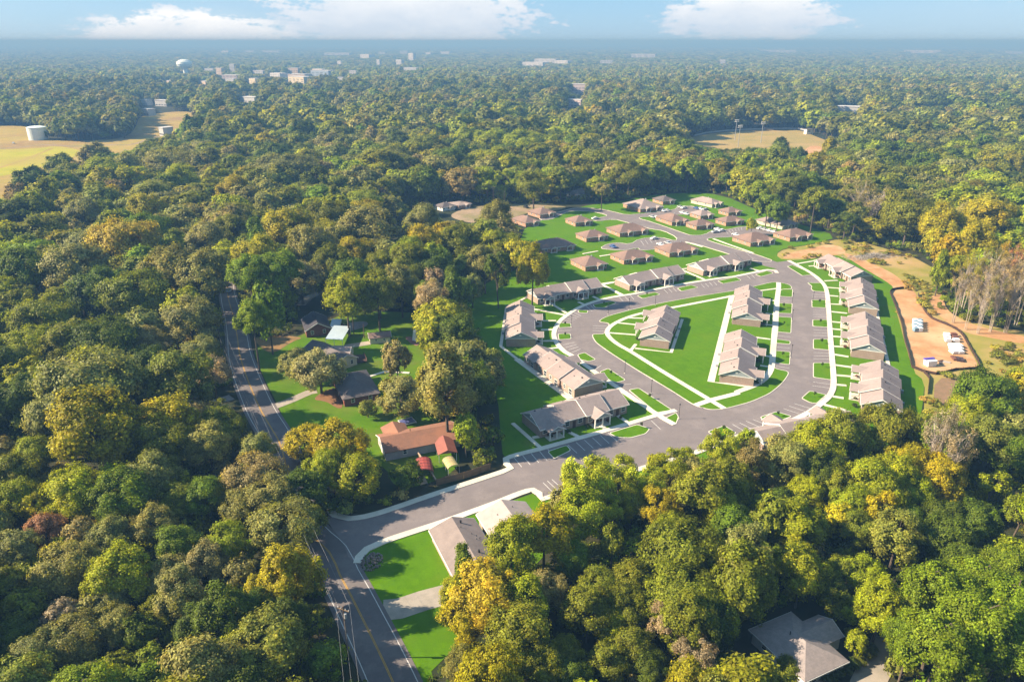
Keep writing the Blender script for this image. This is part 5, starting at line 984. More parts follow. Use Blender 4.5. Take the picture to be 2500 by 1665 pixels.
# wires along the street
dirv = np.array((-30.0, 92.0)); dirv = np.array(D['main_road'][6]) - np.array(D['main_road'][11])
dirv = np.array((-0.315, 0.949)); P0 = np.array(PPo)
P1 = P0 + dirv * 62; P1 = np.array(D['main_road'][4]) + np.array((-6.0, 0)); P2 = np.array((P0[0] + 14, P0[1] - 48))
upole(tuple(P1), 11.5, 'utility pole on the wooded side of the street by the bend', an=R(-20))
perp = np.array((.93, .36))
for off, z in ((-1.1, 11.2), (1.1, 11.2), (0, 8.6)):
    mb = MB()
    for A_, B_ in ((P0, P1), (P0, P2)):
        prev = None
        for i in range(13):
            t = i / 12; q = A_ + (B_ - A_) * t + perp * off; zz = z - 4 * 1.2 * t * (1 - t)
            cur = (q[0], q[1], zz)
            if prev: mb.tube(prev, cur, .014, .014, 4)
            prev = cur
    tag(mb.build('power_line', M_WIRE), f'overhead wire along the street, {dict(zip((-1.1, -.3, 1.1, 0, .1), ("outer strand over the verge", "middle strand", "strand over the road", "upper low cable", "lowest slack cable")))[off]}', 'wire', 'overhead wires along the street')

# cars
def car_template():
    e = empty('parked_car', (0, 0, 0)); b = MB()
    prof = [(-2.2, .35), (-2.25, .75), (-1.9, .92), (-1.25, .95), (-.75, 1.42), (.75, 1.45), (1.35, .98), (2.1, .88), (2.22, .6), (2.2, .33)]
    b.prism([(x, z) for x, z in prof], 'y', -.86, .86)
    body = b.build('body', M_CAR, e)
    for s in (-1, 1):
        MB().prism([(-1.05, .98), (-.68, 1.36), (.7, 1.38), (1.12, 1.0)], 'y', s * .862, s * .875).build('side_window', M_GLASS, e)
    MB().face([(.80, -.72, 1.43), (1.30, -.76, 1.03), (1.30, .76, 1.03), (.80, .72, 1.43)]).build('windscreen', M_GLASS, e)
    MB().face([(-.80, -.72, 1.41), (-.80, .72, 1.41), (-1.22, .76, 1.0), (-1.22, -.76, 1.0)]).build('rear_window', M_GLASS, e)
    for x in (-1.4, 1.4):
        for s in (-1, 1): MB().tube((x, s * .70, .33), (x, s * .9, .33), .33, .33, 10).build('wheel', M_TIRE, e)
    return e
CT = car_template()
CC = {'white': (.75, .75, .74), 'silver': (.42, .43, .45), 'black': (.02, .02, .022), 'blue': (.06, .12, .3), 'grey': (.16, .17, .18)}
seq = ['white', 'silver', 'white', 'silver', 'white', 'white', 'silver', 'white', 'blue', 'white', 'silver', 'white', 'white', 'silver', 'white', 'white', 'silver', 'white', 'white', 'white', 'white', 'silver', 'white', 'blue', 'black', 'white', 'silver', 'white', 'grey', 'black']
where = ['by the north row corner cottage', 'at the kerb of the north car park entrance', 'in front of the tall gabled cottage', 'in front of the tall gabled cottage, outer bay', 'behind the corner cottage in the north car park', 'behind the corner cottage, next bay', 'at the top of the north car park', 'at the top of the north car park, next bay', 'before the long open sided cottage, west bay', 'before the long open sided cottage, middle bay', 'before the long open sided cottage, east bay', 'at the kerb where the east car park begins', 'second from the kerb where the east car park begins', 'on the concrete apron of the east car park', 'beside the left porch cottage of the east car park', 'west end of the row before the yellow lit cottage', 'second in the row before the yellow lit cottage', 'third in the row before the yellow lit cottage', 'east end of the row before the yellow lit cottage', 'in the west car park nearest the road', 'at the end wall of the right cottage of the west car park', 'in the shade behind the right cottage of the west car park', 'parked on the stub drive of the curved road', 'in the shade beside the west car park', 'beside the pale metal carport', 'on the field track by the pines, western one', 'on the field track by the pines, eastern one', 'on the brown field near the storage tank', 'on the shaded street beneath the pines', 'on the bare cleared ground']
for i, (q, c, wh) in enumerate(zip(D['cars'], seq, where)):
    e = CT if i == 0 else copy_tree(CT)
    e.location = (q[0], q[1], ZA + .02); e.rotation_euler = (0, 0, R(random.choice((26, 116, 120, 30))) if i != 28 else R(100))
    tag(e, f'{c} car {wh}', 'car', 'parked cars')
    for ch in e.children:
        if ch.name.startswith('body'): ch.color = (*CC[c], 1)

# storage tank and water tower
q = D['tanks'][0]; e = empty('storage_tank', (*q, 0)); tag(e, 'squat pale cylindrical storage tank beside the pine row', 'tank')
MB().lathe([(9.5, 0), (9.5, 13.0)], 28).build('shell', M_TANK, e); MB().lathe([(9.7, 13.0), (9.7, 13.3), (6, 14.2), (.1, 14.7)], 28).build('roof', M_TANK, e)
x, y, wd, ht = D['water_tower']; e = empty('water_tower', (x, y, 0)); tag(e, 'pale green water tower with a wide rounded bowl above the distant trees', 'water tower')
r0 = wd * .62
MB().lathe([(r0 * .3, ht * .45), (r0 * .9, ht * .62), (r0, ht * .78), (r0 * .92, ht * .92), (r0 * .55, ht * 1.05), (.1, ht * 1.1)], 24).build('bowl', M_TANK, e)
MB().lathe([(r0 * .55, 0), (r0 * .3, ht * .1), (r0 * .3, ht * .46)], 18).build('stem', M_TANK, e)

# ball field: fence, floodlights, press box
for i, q in enumerate(D['stadium_poles']):
    e = empty('floodlight_mast', (*q, 0), .3); hh = 21.0 if i < 3 else 10.0
    tag(e, ['left mast of the close floodlight pair on the tan ball field', 'right mast of the close floodlight pair on the tan ball field', 'single floodlight mast in the middle of the tan ball field', 'short floodlight mast by the ball field car park'][i], 'floodlight mast', 'floodlight masts of the ball field')
    MB().tube((0, 0, 0), (0, 0, hh), .35, .2, 8).build('pole', M_GREY, e)
    for z in (hh, hh - 1.6)[:2 if i < 3 else 1]:
        MB().box(-2.6, 2.6, -.12, .12, z - .1, z + .1).build('cross_arm', M_GREY, e)
        for x in (-2.2, -1.1, 0, 1.1, 2.2): MB().box(x - .35, x + .35, -.55, -.13, z - .3, z + .45).build('lamp', M_WHITE, e)
q = D['press_box']; e = empty('press_box', (*q, 0), .25); tag(e, 'white press box on the far side of the ball field', 'press box')
MB().box(-4.5, 4.5, -2.5, 2.5, 0, 5.6).build('wall', M_WHITE, e); MB().box(-5, 5, -3, 3, 5.6, 5.9).build('roof', M_ROOFG, e); window(e, -1.2, -2.5, 2.6, 3.6, 1.6)
fp = spline(D['ball_field'][1:7], 6); e = empty('outfield_fence', (*fp[0], 0)); tag(e, 'pale chain link outfield fence along the far edge of the ball field', 'fence')
mbp = MB()
for i, (a, b) in enumerate(zip(fp[:-1], fp[1:])):
    a_, b_ = np.array(a) - np.array(fp[0]), np.array(b) - np.array(fp[0])
    if i % 3 == 0: MB().tube((*a_, 0), (*a_, 2.4), .09, .09, 5).build('post', M_GREY, e)
    dd = (b_ - a_) / np.linalg.norm(b_ - a_); nn = np.array((-dd[1], dd[0])) * .03
    mbp.face([(*(a_ - nn), .5), (*(b_ - nn), .5), (*(b_ - nn), 2.2), (*(a_ - nn), 2.2)])
mbp.build('mesh_panel', M_GREY, e)

# lamp posts round the loop
lp = empty('lamp_post', (0, 0, 0))
MB().tube((0, 0, 0), (0, 0, 4.3), .075, .055, 8).build('pole', M_DARK, lp); MB().lathe([(.06, 4.3), (.18, 4.4), (.16, 4.75), (.04, 4.9)], 8).build('lantern', M_DARK, lp); MB().lathe([(.2, 0), (.2, .25)], 8).build('base', M_CONC, lp)
lpw = ['beside the upper island of the inner walk', 'beside the second island of the inner walk', 'beside the long island of the inner walk', 'on the east kerb by the bays', 'at the west bend bays', 'on the island below the patio block', 'at the long island above the entry drive', 'at the entry drive corner', 'on the inner strip opposite the west bend', 'on the inner strip of the north side', 'on the inner strip near the north bays']
for i, q in enumerate(D['street_lights']):
    e = lp if i == 0 else copy_tree(lp); e.location = (*q, .1); tag(e, 'slim dark lamp post ' + lpw[i], 'lamp post', 'lamp posts round the loop road')

# silt fence: fabric run with stakes
for key, lab in (('silt_fence', 'dark silt fence along the green strip side of the clay pad'), ('silt_fence2', 'dark winding silt fence along the pasture side of the clay pad'), ('silt_fence3', 'short dark silt fence running down from the clay pad corner')):
    p = spline(D[key], 2.2); e = empty('silt_fence', (*p[0], .06)); tag(e, lab, 'silt fence', 'silt fences round the clay pad')
    L_, R_ = strip_pts(p, .05); mb = MB(); o0 = np.array(p[0])
    hts = [random.uniform(.75, 1.05) for _ in p]
    for s in (L_, R_):
        for i in range(len(p) - 1):
            a, b = np.array(s[i]) - o0, np.array(s[i + 1]) - o0
            mb.face([(*a, 0), (*b, 0), (*b, hts[i + 1]), (*a, hts[i])])
    mb.build('fabric', M_SILT, e)
    for i, q in enumerate(p): MB().box(q[0] - o0[0] - .05, q[0] - o0[0] + .05, q[1] - o0[1] - .05, q[1] - o0[1] + .05, 0, 1.2).build('stake', M_WOOD, e)

# stacks on the clay pad: every pack a thing
def pack(loc, an, sx, sy, sz, m, label, grp, name='material_pack', slats=4):
    e = empty(name, (*loc, .1), an); tag(e, label, 'stack', grp)
    for i in range(3): MB().box(-sx / 2 + i * (sx - .2) / 2, -sx / 2 + i * (sx - .2) / 2 + .2, -sy / 2, sy / 2, 0, .15).build('bearer', M_WOOD, e)
    for i in range(slats):
        z0 = .15 + i * (sz - .15) / slats; j = random.uniform(-.06, .06)
        MB().box(-sx / 2 + j, sx / 2 + j, -sy / 2 - j, sy / 2 - j, z0, z0 + (sz - .15) / slats - .03).build('layer', m, e)
    return e
def quad_at(q, s, t): 
    a, b, c, d = (np.array(k, float) for k in q); return tuple((a * (1 - s) + b * s) * (1 - t) + (d * (1 - s) + c * s) * t)
nth = ['nearest the lower end', 'second from the lower end', 'third from the lower end', 'fourth from the lower end', 'second from the upper end', 'at the upper end']
for i in range(6):
    for j in range(2):
        pack(quad_at(D['pallet'], .25 + .5 * j, (i + .4) / 6), R(5), 1.5, 1.5, 1.6, M_TARP if (i + j) % 2 == 0 else M_WRAP, f'{"blue" if (i + j) % 2 == 0 else "white"} wrapped pallet in the {("left", "right")[j]} column on the clay, {nth[i]}', 'wrapped pallets in two columns on the clay pad', slats=2)
for i in range(3):
    for j in range(2):
        pack(quad_at(D['white_stack'], .25 + .5 * j, (i + .5) / 3), R(2), 1.9, 2.6, 1.1, M_WRAP, f'flat white wrapped pack in the big white pile, {("lower", "middle", "upper")[i]} {("left", "right")[j]}', 'white packs in the big pile on the clay pad', slats=2)
for i in range(3):
    for j in range(2):
        pack(quad_at(D['white_stack2'], .2 + .55 * j, (i + .5) / 3), R(-8), 1.9, 1.6, 1.2, M_WRAP if (j == 0 or i == 0) else mat('rust_brown_stack', (.16, .07, .05)), f'{"white" if (j == 0 or i == 0) else "rust brown"} pack above the big white pile, {("lower", "middle", "upper")[i]} {("left", "right")[j]}', 'packs above the big white pile on the clay pad', slats=3)
for i in range(3):
    pack(quad_at(D['dark_stack'], .2 + .3 * i, .45), R(80 - 6 * i), 3.2, 1.2, .7, mat('dark_pipe_bundle', (.07, .045, .05), None, 1.0, .5) if i else mat('rust_brown_stack', (.16, .07, .05)), f'{("rust brown", "dark", "black")[i]} bundle below the big white pile', 'dark bundles on the clay pad', slats=4)
q = D['toilet']; e = empty('site_cabin', (*q, .1), R(12)); tag(e, 'white tub shaped skip with a violet lid on the clay pad', 'skip')
MB().prism([(-1.5, .1), (1.5, .1), (1.8, 2.0), (-1.8, 2.0)], 'y', -1.1, 1.1).build('body', M_WRAP, e); MB().box(-1.9, 1.9, .3, 1.3, 2.02, 2.35).build('lid', M_VIOLET, e)
q = np.array(D['scrap'])
for i, (dx, dy, a, c, l_) in enumerate(((0, .6, 20, (.1, .05, .04), 'rust coloured'), (1.4, -.2, -30, (.4, .36, .33), 'pale'), (-.9, -.7, 60, (.14, .10, .09), 'brown'))):
    e = empty('scrap_bundle', (q[0] + dx, q[1] + dy, .1), R(a)); tag(e, f'{l_} bundle of scrap boards lying beside the white skip', 'scrap', 'scrap beside the white skip')
    for k in range(4): MB().box(-1.2 + .1 * k, 1.2, -.5 + .26 * k, -.3 + .26 * k, .05 * k, .14 + .05 * k).build('board', mat(l_.replace(' ', '_') + '_boards', c), e)

# rubble heap and brush pile
def heap(name, c, rx, ry, h, n, m, label, cat, sz):
    e = empty(name, (*c, .05)); tag(e, label, cat)
    mes = []
    for k in range(5):
        bm = bmesh.new(); bmesh.ops.create_icosphere(bm, subdivisions=1, radius=1.0)
        for v in bm.verts: v.co *= random.uniform(.7, 1.2)
        me = bpy.data.meshes.new('stone'); bm.to_mesh(me); bm.free(); me.materials.append(m); mes.append(me)
    for i in range(n):
        a, r_ = random.uniform(0, 6.28), math.sqrt(random.random())
        o = bpy.data.objects.new('stone', random.choice(mes)); COL.objects.link(o); o.parent = e
        s = random.uniform(.5, 1.2) * sz
        o.location = (rx * r_ * math.cos(a), ry * r_ * math.sin(a), h * (1 - r_) * random.uniform(.5, 1) + .1); o.scale = (s, s * random.uniform(.7, 1.3), s * .7); o.rotation_euler = (random.random() * 3, random.random() * 3, random.random() * 3)
    return e
heap('rubble_heap', D['rubble'], 2.2, 3.0, 1.2, 150, M_STONE, 'heap of broken brown rubble on the corner lawn by the street', 'rubble heap', .3)
bp = np.mean(np.array(D['brush_pile']), axis=0)
e = empty('brush_pile', (*bp, .06), R(20)); tag(e, 'long pile of grey cut brush on the rough pasture', 'brush pile')
mb = MB()
for i in range(900):
    x, y = random.gauss(0, 7), random.gauss(0, 2.6); z = max(.1, 2.0 * math.exp(-(x / 8) ** 2 - (y / 3) ** 2) * random.random())
    a, t = random.uniform(0, 6.28), random.uniform(-.5, .7); l_ = random.uniform(.8, 2.4)
    mb.tube((x, y, z), (x + l_ * math.cos(a), y + l_ * math.sin(a), max(.05, z + l_ * t)), .07, .03, 3)
tag(mb.build('branches', mat('dead_wood', (.34, .31, .28), (.22, .20, .17), 1.0), e), kind='stuff')
# far town
TC = {'white': ((.46, .455, .45),), 'tan': ((.46, .36, .27),), 'rose': ((.46, .38, .37),), 'cream': ((.55, .47, .32),), 'blue': ((.30, .36, .45),)}
cols = {k: mat('town_wall_' + k, v[0], None, .05) for k, v in TC.items()}
M_TROOF = mat('town_flat_roof', (.50, .49, .48), None, .05)
M_TWIN = mat('town_window_band', (.07, .08, .10), None, .05, .3)
TOWN = []
for i, (x, y, wd, h, c) in enumerate(D['town']):
    h = max(h * 1.4, 9.0 if y < 3500 else 15.0); D['town'][i][3] = h; e = empty('town_building', (x, y, 0), random.uniform(-.75, -.35)); dp = min(max(wd * .5, 12), 45)
    MB().box(-wd / 2, wd / 2, 0, dp, 0, h).build('wall', cols[c], e)
    MB().box(-wd / 2 - .5, wd / 2 + .5, -.5, dp + .5, h, h + .8).build('roof', M_TROOF, e)
    for k in range(max(1, int(h / 5))):
        for j in range(4):
            MB().box(-wd / 2 + wd * (j + .2) / 4, -wd / 2 + wd * (j + .8) / 4, -.25, -.02, 1.8 + k * 4.5, 3.0 + k * 4.5).build('window', M_TWIN, e)
    tag(e, None, 'building', 'buildings of the distant town')
    e['xy'] = 0
    del e['xy']
    TOWN.append((e, x, y, wd, h, c))
WT = D['water_tower']; TK = D['tanks'][0]; PB = D['press_box']
cl_ = {}
for e, x, y, wd, h, c in TOWN:
    f = [('the water tower', WT[:2]), ('the storage tank', TK), ('the ball field', PB), ('the tall white town block', D['town'][17][:2]), ('the blue walled town hall', D['town'][10][:2])]
    if y > 4500: f = [('the horizon left of centre', (-2600, 9000)), ('the skyline right of centre', (3500, 9000))]
    j = min(range(len(f)), key=lambda k: math.hypot(x - f[k][1][0], y - f[k][1][1]))
    key = ('tall' if h > 14 else 'low', 'broad' if wd > 45 else 'narrow', c, f[j][0]); cl_.setdefault(key, []).append((math.hypot(x - f[j][1][0], y - f[j][1][1]), e))
ORDS = ['nearest to', 'second nearest to', 'third nearest to', 'fourth nearest to', 'fifth nearest to', 'sixth nearest to', 'seventh nearest to', 'eighth nearest to', 'ninth nearest to', 'tenth nearest to', 'eleventh nearest to', 'twelfth nearest to']
for (a, b, c, f), ls in cl_.items():
    for k, (_, e) in enumerate(sorted(ls, key=lambda q: q[0])):
        e['label'] = f'{a} {b} {c} walled town building among trees, {ORDS[min(k, 11)] if len(ls) > 1 else "near"} {f}'
# ------------------------------------------------------------------ trees
def leaf_mesh(name, shape, seed, ncard, card, m, R0, H0, trunk_m=None):
    """crown: leaf sprays set on the skins of many small boughs; returns (crown mesh, trunk mesh)"""
    g = np.random.default_rng(seed)
    base = {'bush': .03, 'pine': .46, 'bare': .38, 'tall': .16, 'cone': .10, 'airy': .26, 'full': .05}.get(shape, .18)
    zc = H0 * (base + 1) / 2; hz = H0 * (1 - base) / 2
    nb = {'full': 130, 'round': 120, 'wide': 140, 'tall': 125, 'airy': 90, 'pine': 150, 'cone': 90, 'bush': 60, 'bare': 60}[shape]
    if ncard < 4000: nb = max(20, nb // 2)
    # boughs fill the crown outline, unevenly: big lobes first, boughs round them
    nl = {'full': 16, 'round': 14, 'wide': 16, 'tall': 15, 'airy': 12, 'pine': 20, 'cone': 10, 'bush': 8, 'bare': 8}[shape]
    C = []; S = []
    lobes = []
    for i in range(nl):
        a = i * 2.39996 + g.normal() * .25; u = -0.55 + 1.5 * (i + .5) / nl + g.normal() * .08; u = max(-.7, min(.92, u))
        w_ = math.sqrt(max(0.05, 1 - u * u))
        if shape == 'cone': w_ = .85 * (1 - (u + 1) / 2) + .12
        if shape == 'wide': w_ = min(1, w_ * 1.12)
        rad = g.uniform(.52, .76)
        lobes.append((math.cos(a) * w_ * rad, math.sin(a) * w_ * rad, u * .74))
    while len(C) < nb:
        L = lobes[g.integers(nl)]
        d = g.normal(size=3); d /= np.linalg.norm(d)
        k = g.uniform(.10, .42)
        p = np.array(L) + d * k * np.array((1, 1, .8))
        if shape != 'cone':
            n = np.linalg.norm(p)
            if n > .92: p *= g.uniform(.80, .92) / n
        if shape == 'pine' and p[2] < -.9: continue
        s = {'airy': .15, 'bare': .14, 'pine': .135, 'bush': .22}.get(shape, .155) * g.uniform(.65, 1.4) * (1.25 if ncard < 4000 else 1)
        C.append(p); S.append(s)
    C = np.array(C); S = np.array(S)
    pr = S ** 2; pr /= pr.sum()
    idx = g.choice(nb, size=ncard, p=pr)
    d = g.normal(size=(ncard, 3)); d /= np.linalg.norm(d, axis=1)[:, None]
    outw = C[idx] + np.array((0, 0, .15)); outw /= np.maximum(np.linalg.norm(outw, axis=1)[:, None], .15)
    flip = (d * outw).sum(1) < -.35
    d[flip] = -d[flip]
    d[:, 2] = np.where(d[:, 2] < -.5, -d[:, 2], d[:, 2])
    rr = S[idx] * (g.random(ncard) ** .4) * g.choice([1.0, 1.0, 1.22, 1.7], ncard)
    if shape in ('airy', 'bare'): rr = S[idx] * g.uniform(.2, 1.35, ncard)
    P = C[idx] + d * rr[:, None]
    P = P * np.array((R0, R0, hz)) + np.array((0, 0, zc))
    cdir = P / np.array((R0, R0, hz)) - np.array((0, 0, zc / hz)); cdir /= np.maximum(np.linalg.norm(cdir, axis=1)[:, None], .2)
    nrm = d * .55 + cdir * .85 + g.normal(size=(ncard, 3)) * {'pine': .55, 'airy': .7, 'bare': .8}.get(shape, .42); nrm[:, 2] += .12
    nrm /= np.linalg.norm(nrm, axis=1)[:, None]
    t = np.cross(nrm, g.normal(size=(ncard, 3))); t /= np.maximum(np.linalg.norm(t, axis=1)[:, None], 1e-5)
    b = np.cross(nrm, t)
    sz = card * g.uniform(.6, 1.35, ncard)[:, None]; asp = g.uniform(.5, .85, ncard)[:, None]
    V = np.stack([P - t * sz, P - b * sz * asp + nrm * sz * .12, P + t * sz, P + b * sz * asp + nrm * sz * .12], 1).reshape(-1, 3) * 1.0
    V = np.where(True, V, V)
    me = bpy.data.meshes.new(name); n = ncard
    me.vertices.add(4 * n); me.vertices.foreach_set('co', V.astype(np.float32).ravel())
    me.loops.add(4 * n); me.loops.foreach_set('vertex_index', np.arange(4 * n, dtype=np.int32))
    me.polygons.add(n); me.polygons.foreach_set('loop_start', np.arange(0, 4 * n, 4, dtype=np.int32)); me.polygons.foreach_set('loop_total', np.full(n, 4, dtype=np.int32))
    me.update(calc_edges=True)
    bv = g.uniform(.78, 1.22, nb)[idx]; bh = np.clip(g.normal(.04, .2, nb), 0, 1)[idx]
    val = bv * g.uniform(.50, 1.50, n); hue = np.clip(bh + g.normal(0, .16, n), 0, 1)
    col = np.ones((4 * n, 4), np.float32); col[:, 0] = np.repeat(val, 4); col[:, 1] = np.repeat(hue, 4)
    at = me.color_attributes.new('leaf', 'FLOAT_COLOR', 'POINT'); at.data.foreach_set('color', col.ravel())
    me.materials.append(m)
    # trunk and limbs
    mb = MB(); tw = .028 * R0 + .14
    pts = C * np.array((R0, R0, hz)) + np.array((0, 0, zc))
    if shape == 'bush': z1 = H0 * .2
    elif shape in ('pine', 'cone'): z1 = H0 * .93
    else: z1 = H0 * .52
    if shape == 'bare':
        for i in range(4):
            a = i * 1.57 + g.random(); q = (math.cos(a) * .5, math.sin(a) * .5, 0); e_ = (math.cos(a) * R0 * .28, math.sin(a) * R0 * .28, H0 * g.uniform(.55, .75))
            mb.tube(q, e_, .13, .06, 5)
            for j in range(30):
                p = pts[g.integers(nb)]; s0 = np.array(q) + (np.array(e_) - np.array(q)) * g.uniform(.5, 1); mb.tube(s0, p, .045, .018, 4)
    else:
        mid = (g.normal() * .03 * R0, g.normal() * .03 * R0, z1 * .55)
        top = (mid[0] * 1.5, mid[1] * 1.5, z1)
        mb.tube((0, 0, -.3), mid, tw, tw * .75, 7); mb.tube(mid, top, tw * .75, tw * (.12 if shape in ('pine', 'cone') else .5), 7)
        nlim = {'airy': 26, 'bush': 6}.get(shape, 12)
        for j in g.choice(nb, size=min(nlim, nb), replace=False):
            p = pts[j]; s0 = np.array(mid) + (np.array(top) - np.array(mid)) * g.uniform(.1, 1)
            if shape in ('pine',): s0 = np.array((mid[0], mid[1], max(z1 * .4, p[2] - .5)))
            q = (s0 + p) / 2 + np.array((0, 0, .06 * H0)); mb.tube(s0, q, tw * .34, tw * .2, 5); mb.tube(q, p, tw * .2, .03, 4)
    tm = mb.mesh(name.replace('crown', 'trunk'), trunk_m or M_BARK)
    return me, tm

SHAPE_DIM = {'full': (5.5, 12), 'round': (5.5, 15), 'wide': (7.0, 13), 'tall': (4.5, 18), 'airy': (5.5, 16), 'pine': (5.0, 20), 'cone': (3.2, 15), 'bush': (3.0, 4.2), 'bare': (4.5, 17)}
NVAR = {'full': 2, 'round': 5, 'wide': 3, 'tall': 2, 'airy': 2, 'pine': 3, 'cone': 1, 'bush': 2, 'bare': 2}
NCARD = {'full': 25000, 'round': 32000, 'wide': 36000, 'tall': 32000, 'airy': 18000, 'pine': 44000, 'cone': 13000, 'bush': 9000, 'bare': 4200}
CARD = {'full': .21, 'round': .19, 'wide': .20, 'tall': .19, 'airy': .17, 'pine': .15, 'cone': .21, 'bush': .15, 'bare': .115}
TEMPL = {}
sd = 100
for s in SHAPE_DIM:
    TEMPL[s] = []
    for k in range(NVAR[s]):
        sd += 1
        TEMPL[s].append(leaf_mesh(f'crown_{s}', s, sd, NCARD[s], CARD[s], M_LEAF, *SHAPE_DIM[s], trunk_m=M_BARKW if s == 'bare' else M_BARK))
PAL = {'grn': (.125, .185, .010), 'ygr': (.270, .310, .010), 'yel': (.340, .300, .010), 'yol': (.265, .262, .012), 'oli': (.178, .198, .014), 'sage': (.248, .246, .070), 'sgr': (.205, .228, .036),
       'silv': (.310, .305, .130), 'dgr': (.088, .125, .010), 'tan': (.280, .240, .085), 'brn': (.320, .262, .150), 'org': (.430, .330, .028), 'red': (.330, .180, .090), 'pine': (.165, .232, .010), 'ylt': (.360, .385, .024)}
CN = {'grn': 'leaf green', 'ygr': 'yellow green', 'yel': 'golden yellow', 'yol': 'yellow tipped olive', 'oli': 'olive green', 'sage': 'sage grey', 'sgr': 'grey green', 'silv': 'silvery green', 'dgr': 'dark green', 'tan': 'tan brown', 'brn': 'bare brown', 'org': 'orange', 'red': 'rust red', 'pine': 'bright green', 'ylt': 'pale lime'}
SN = {'full': 'full skirted tree', 'round': 'rounded tree', 'wide': 'spreading tree', 'tall': 'tall tree', 'airy': 'thin leaved tree', 'pine': 'tufted pine', 'cone': 'pointed tree', 'bush': 'bush', 'bare': 'leafless tree'}
FEAT = [('the red brick house', D['brick_house'][1]), ('the dark hip roofed house', D['dark_house'][1]), ('the orange roofed house', D['orange_house'][1]), ('the transformer pole', D['power_pole']), ('the corner block', D['apts'][14][1][0]),
        ('the white walled house', D['br_house'][1]), ('the half shaded block', D['apts'][5][1][0]), ('the big patio block', D['apts'][4][1][0]), ('the hidden south block', D['apts'][13][1][0]), ('the white pile', D['white_stack'][1]),
        ('the clay bank', D['dirt_berm'][3]), ('the brush pile', D['brush_pile'][0]), ('the yellow lit cottage', D['old_houses'][17][1]), ('the road bend cottage', D['old_houses'][9][1]), ('the shaded brown cottage', D['old_houses'][3][1]),
        ('the cleared ground poles', D['poles_far'][0]), ('the storage tank', D['tanks'][0]), ('the press box', D['press_box']), ('the ball field masts', D['stadium_poles'][2]), ('the garden tower', D['obelisk']), ('the gravel drive', D['left_drive'][1]),
        ('the south street verge', (-34, 96)), ('the near woodland corner', (-75, 105)), ('the west woodland', (-140, 170)), ('the green field', D['dry_field_green'][2]), ('the east block row', D['apts'][12][1][0]), ('the shaded drive', D['br_drive'][1]), ('the street bend', D['main_road'][3])]
ORD = ['nearest', 'second nearest', 'third nearest', 'fourth nearest', 'fifth nearest', 'sixth nearest', 'seventh nearest', 'eighth nearest', 'ninth nearest', 'tenth nearest', 'eleventh nearest', 'twelfth nearest', 'thirteenth nearest', 'fourteenth nearest', 'fifteenth nearest']

# ---- sight of the open places: a tree may not stand in front of them
CLEAR = {k: np.array(v) for k, v in D.items() if k.startswith('clear_')}
def inside(px, py, poly):
    r = np.zeros(px.shape, bool); n = len(poly); j = n - 1
    for i in range(n):
        xi, yi = poly[i]; xj, yj = poly[j]
        c = ((yi > py) != (yj > py)) & (px < (xj - xi) * (py - yi) / (yj - yi + 1e-12) + xi); r ^= c; j = i
    return r
def hides(x, y, r, h, polys):
    """does the crown stand between the viewpoint on the hill and an open place?"""
    bad = np.zeros(x.shape, bool); dist = np.hypot(x, y); ux, uy = y / dist, -x / dist
    for fz, fr in ((1.0, 0.0), (.86, .62), (.86, -.62), (.62, .9), (.62, -.9), (.35, .8), (.35, -.8), (.6, 0), (0, 0)):
        k = CAM_H / (CAM_H - h * fz); qx, qy = (x + ux * r * fr) * k, (y + uy * r * fr) * k
        for p in polys: bad |= inside(qx, qy, p)
    return bad
FOOT = [np.array(D[k]) for k in ('estate_lawn', 'yard_lawn', 'corner_lawn', 'old_road', 'dry_field', 'ball_field', 'dirt_pad')]
road = np.array(spline(D['main_road'], 4))
def on_foot(x, y, r):
    b = np.zeros(x.shape, bool)
    for p in FOOT: b |= inside(x, y, p)
    d = np.full(x.shape, 1e9)
    for q in road: d = np.minimum(d, np.hypot(x - q[0], y - q[1]))
    b |= d < 4.5 + r * .35
    for q in spline(D['left_drive'], 4): b |= np.hypot(x - q[0], y - q[1]) < 3.0 + r * .5
    for key, rad in (('br_house', 13), ('brick_house', 9)):
        c = np.mean(np.array(D[key]), axis=0); b |= np.hypot(x - c[0], y - c[1]) < rad
    for q in D['old_houses']:
        c = np.mean(np.array(q), axis=0); b |= np.hypot(x - c[0], y - c[1]) < 11
    for _, ed in D['apts'][13:]:
        b |= np.hypot(x - ed[0][0] - 6, y - ed[0][1] + 4) < 12
    return b
def smooth_noise(x, y, s, seed):
    g = np.random.default_rng(seed); o = np.zeros_like(x)
    for k in range(4):
        a = g.uniform(0, 6.28); f = (2 ** (k * .7)) / s; o += np.sin((x * math.cos(a) + y * math.sin(a)) * f + g.uniform(0, 6.28)) * np.cos((x * math.sin(a) - y * math.cos(a)) * f * .83 + g.uniform(0, 6.28)) / (1 + k * .4)
    return o / 2.2
KEYS = ['sage', 'oli', 'ygr', 'dgr', 'grn', 'sgr', 'yol', 'tan', 'yel', 'pine', 'brn']
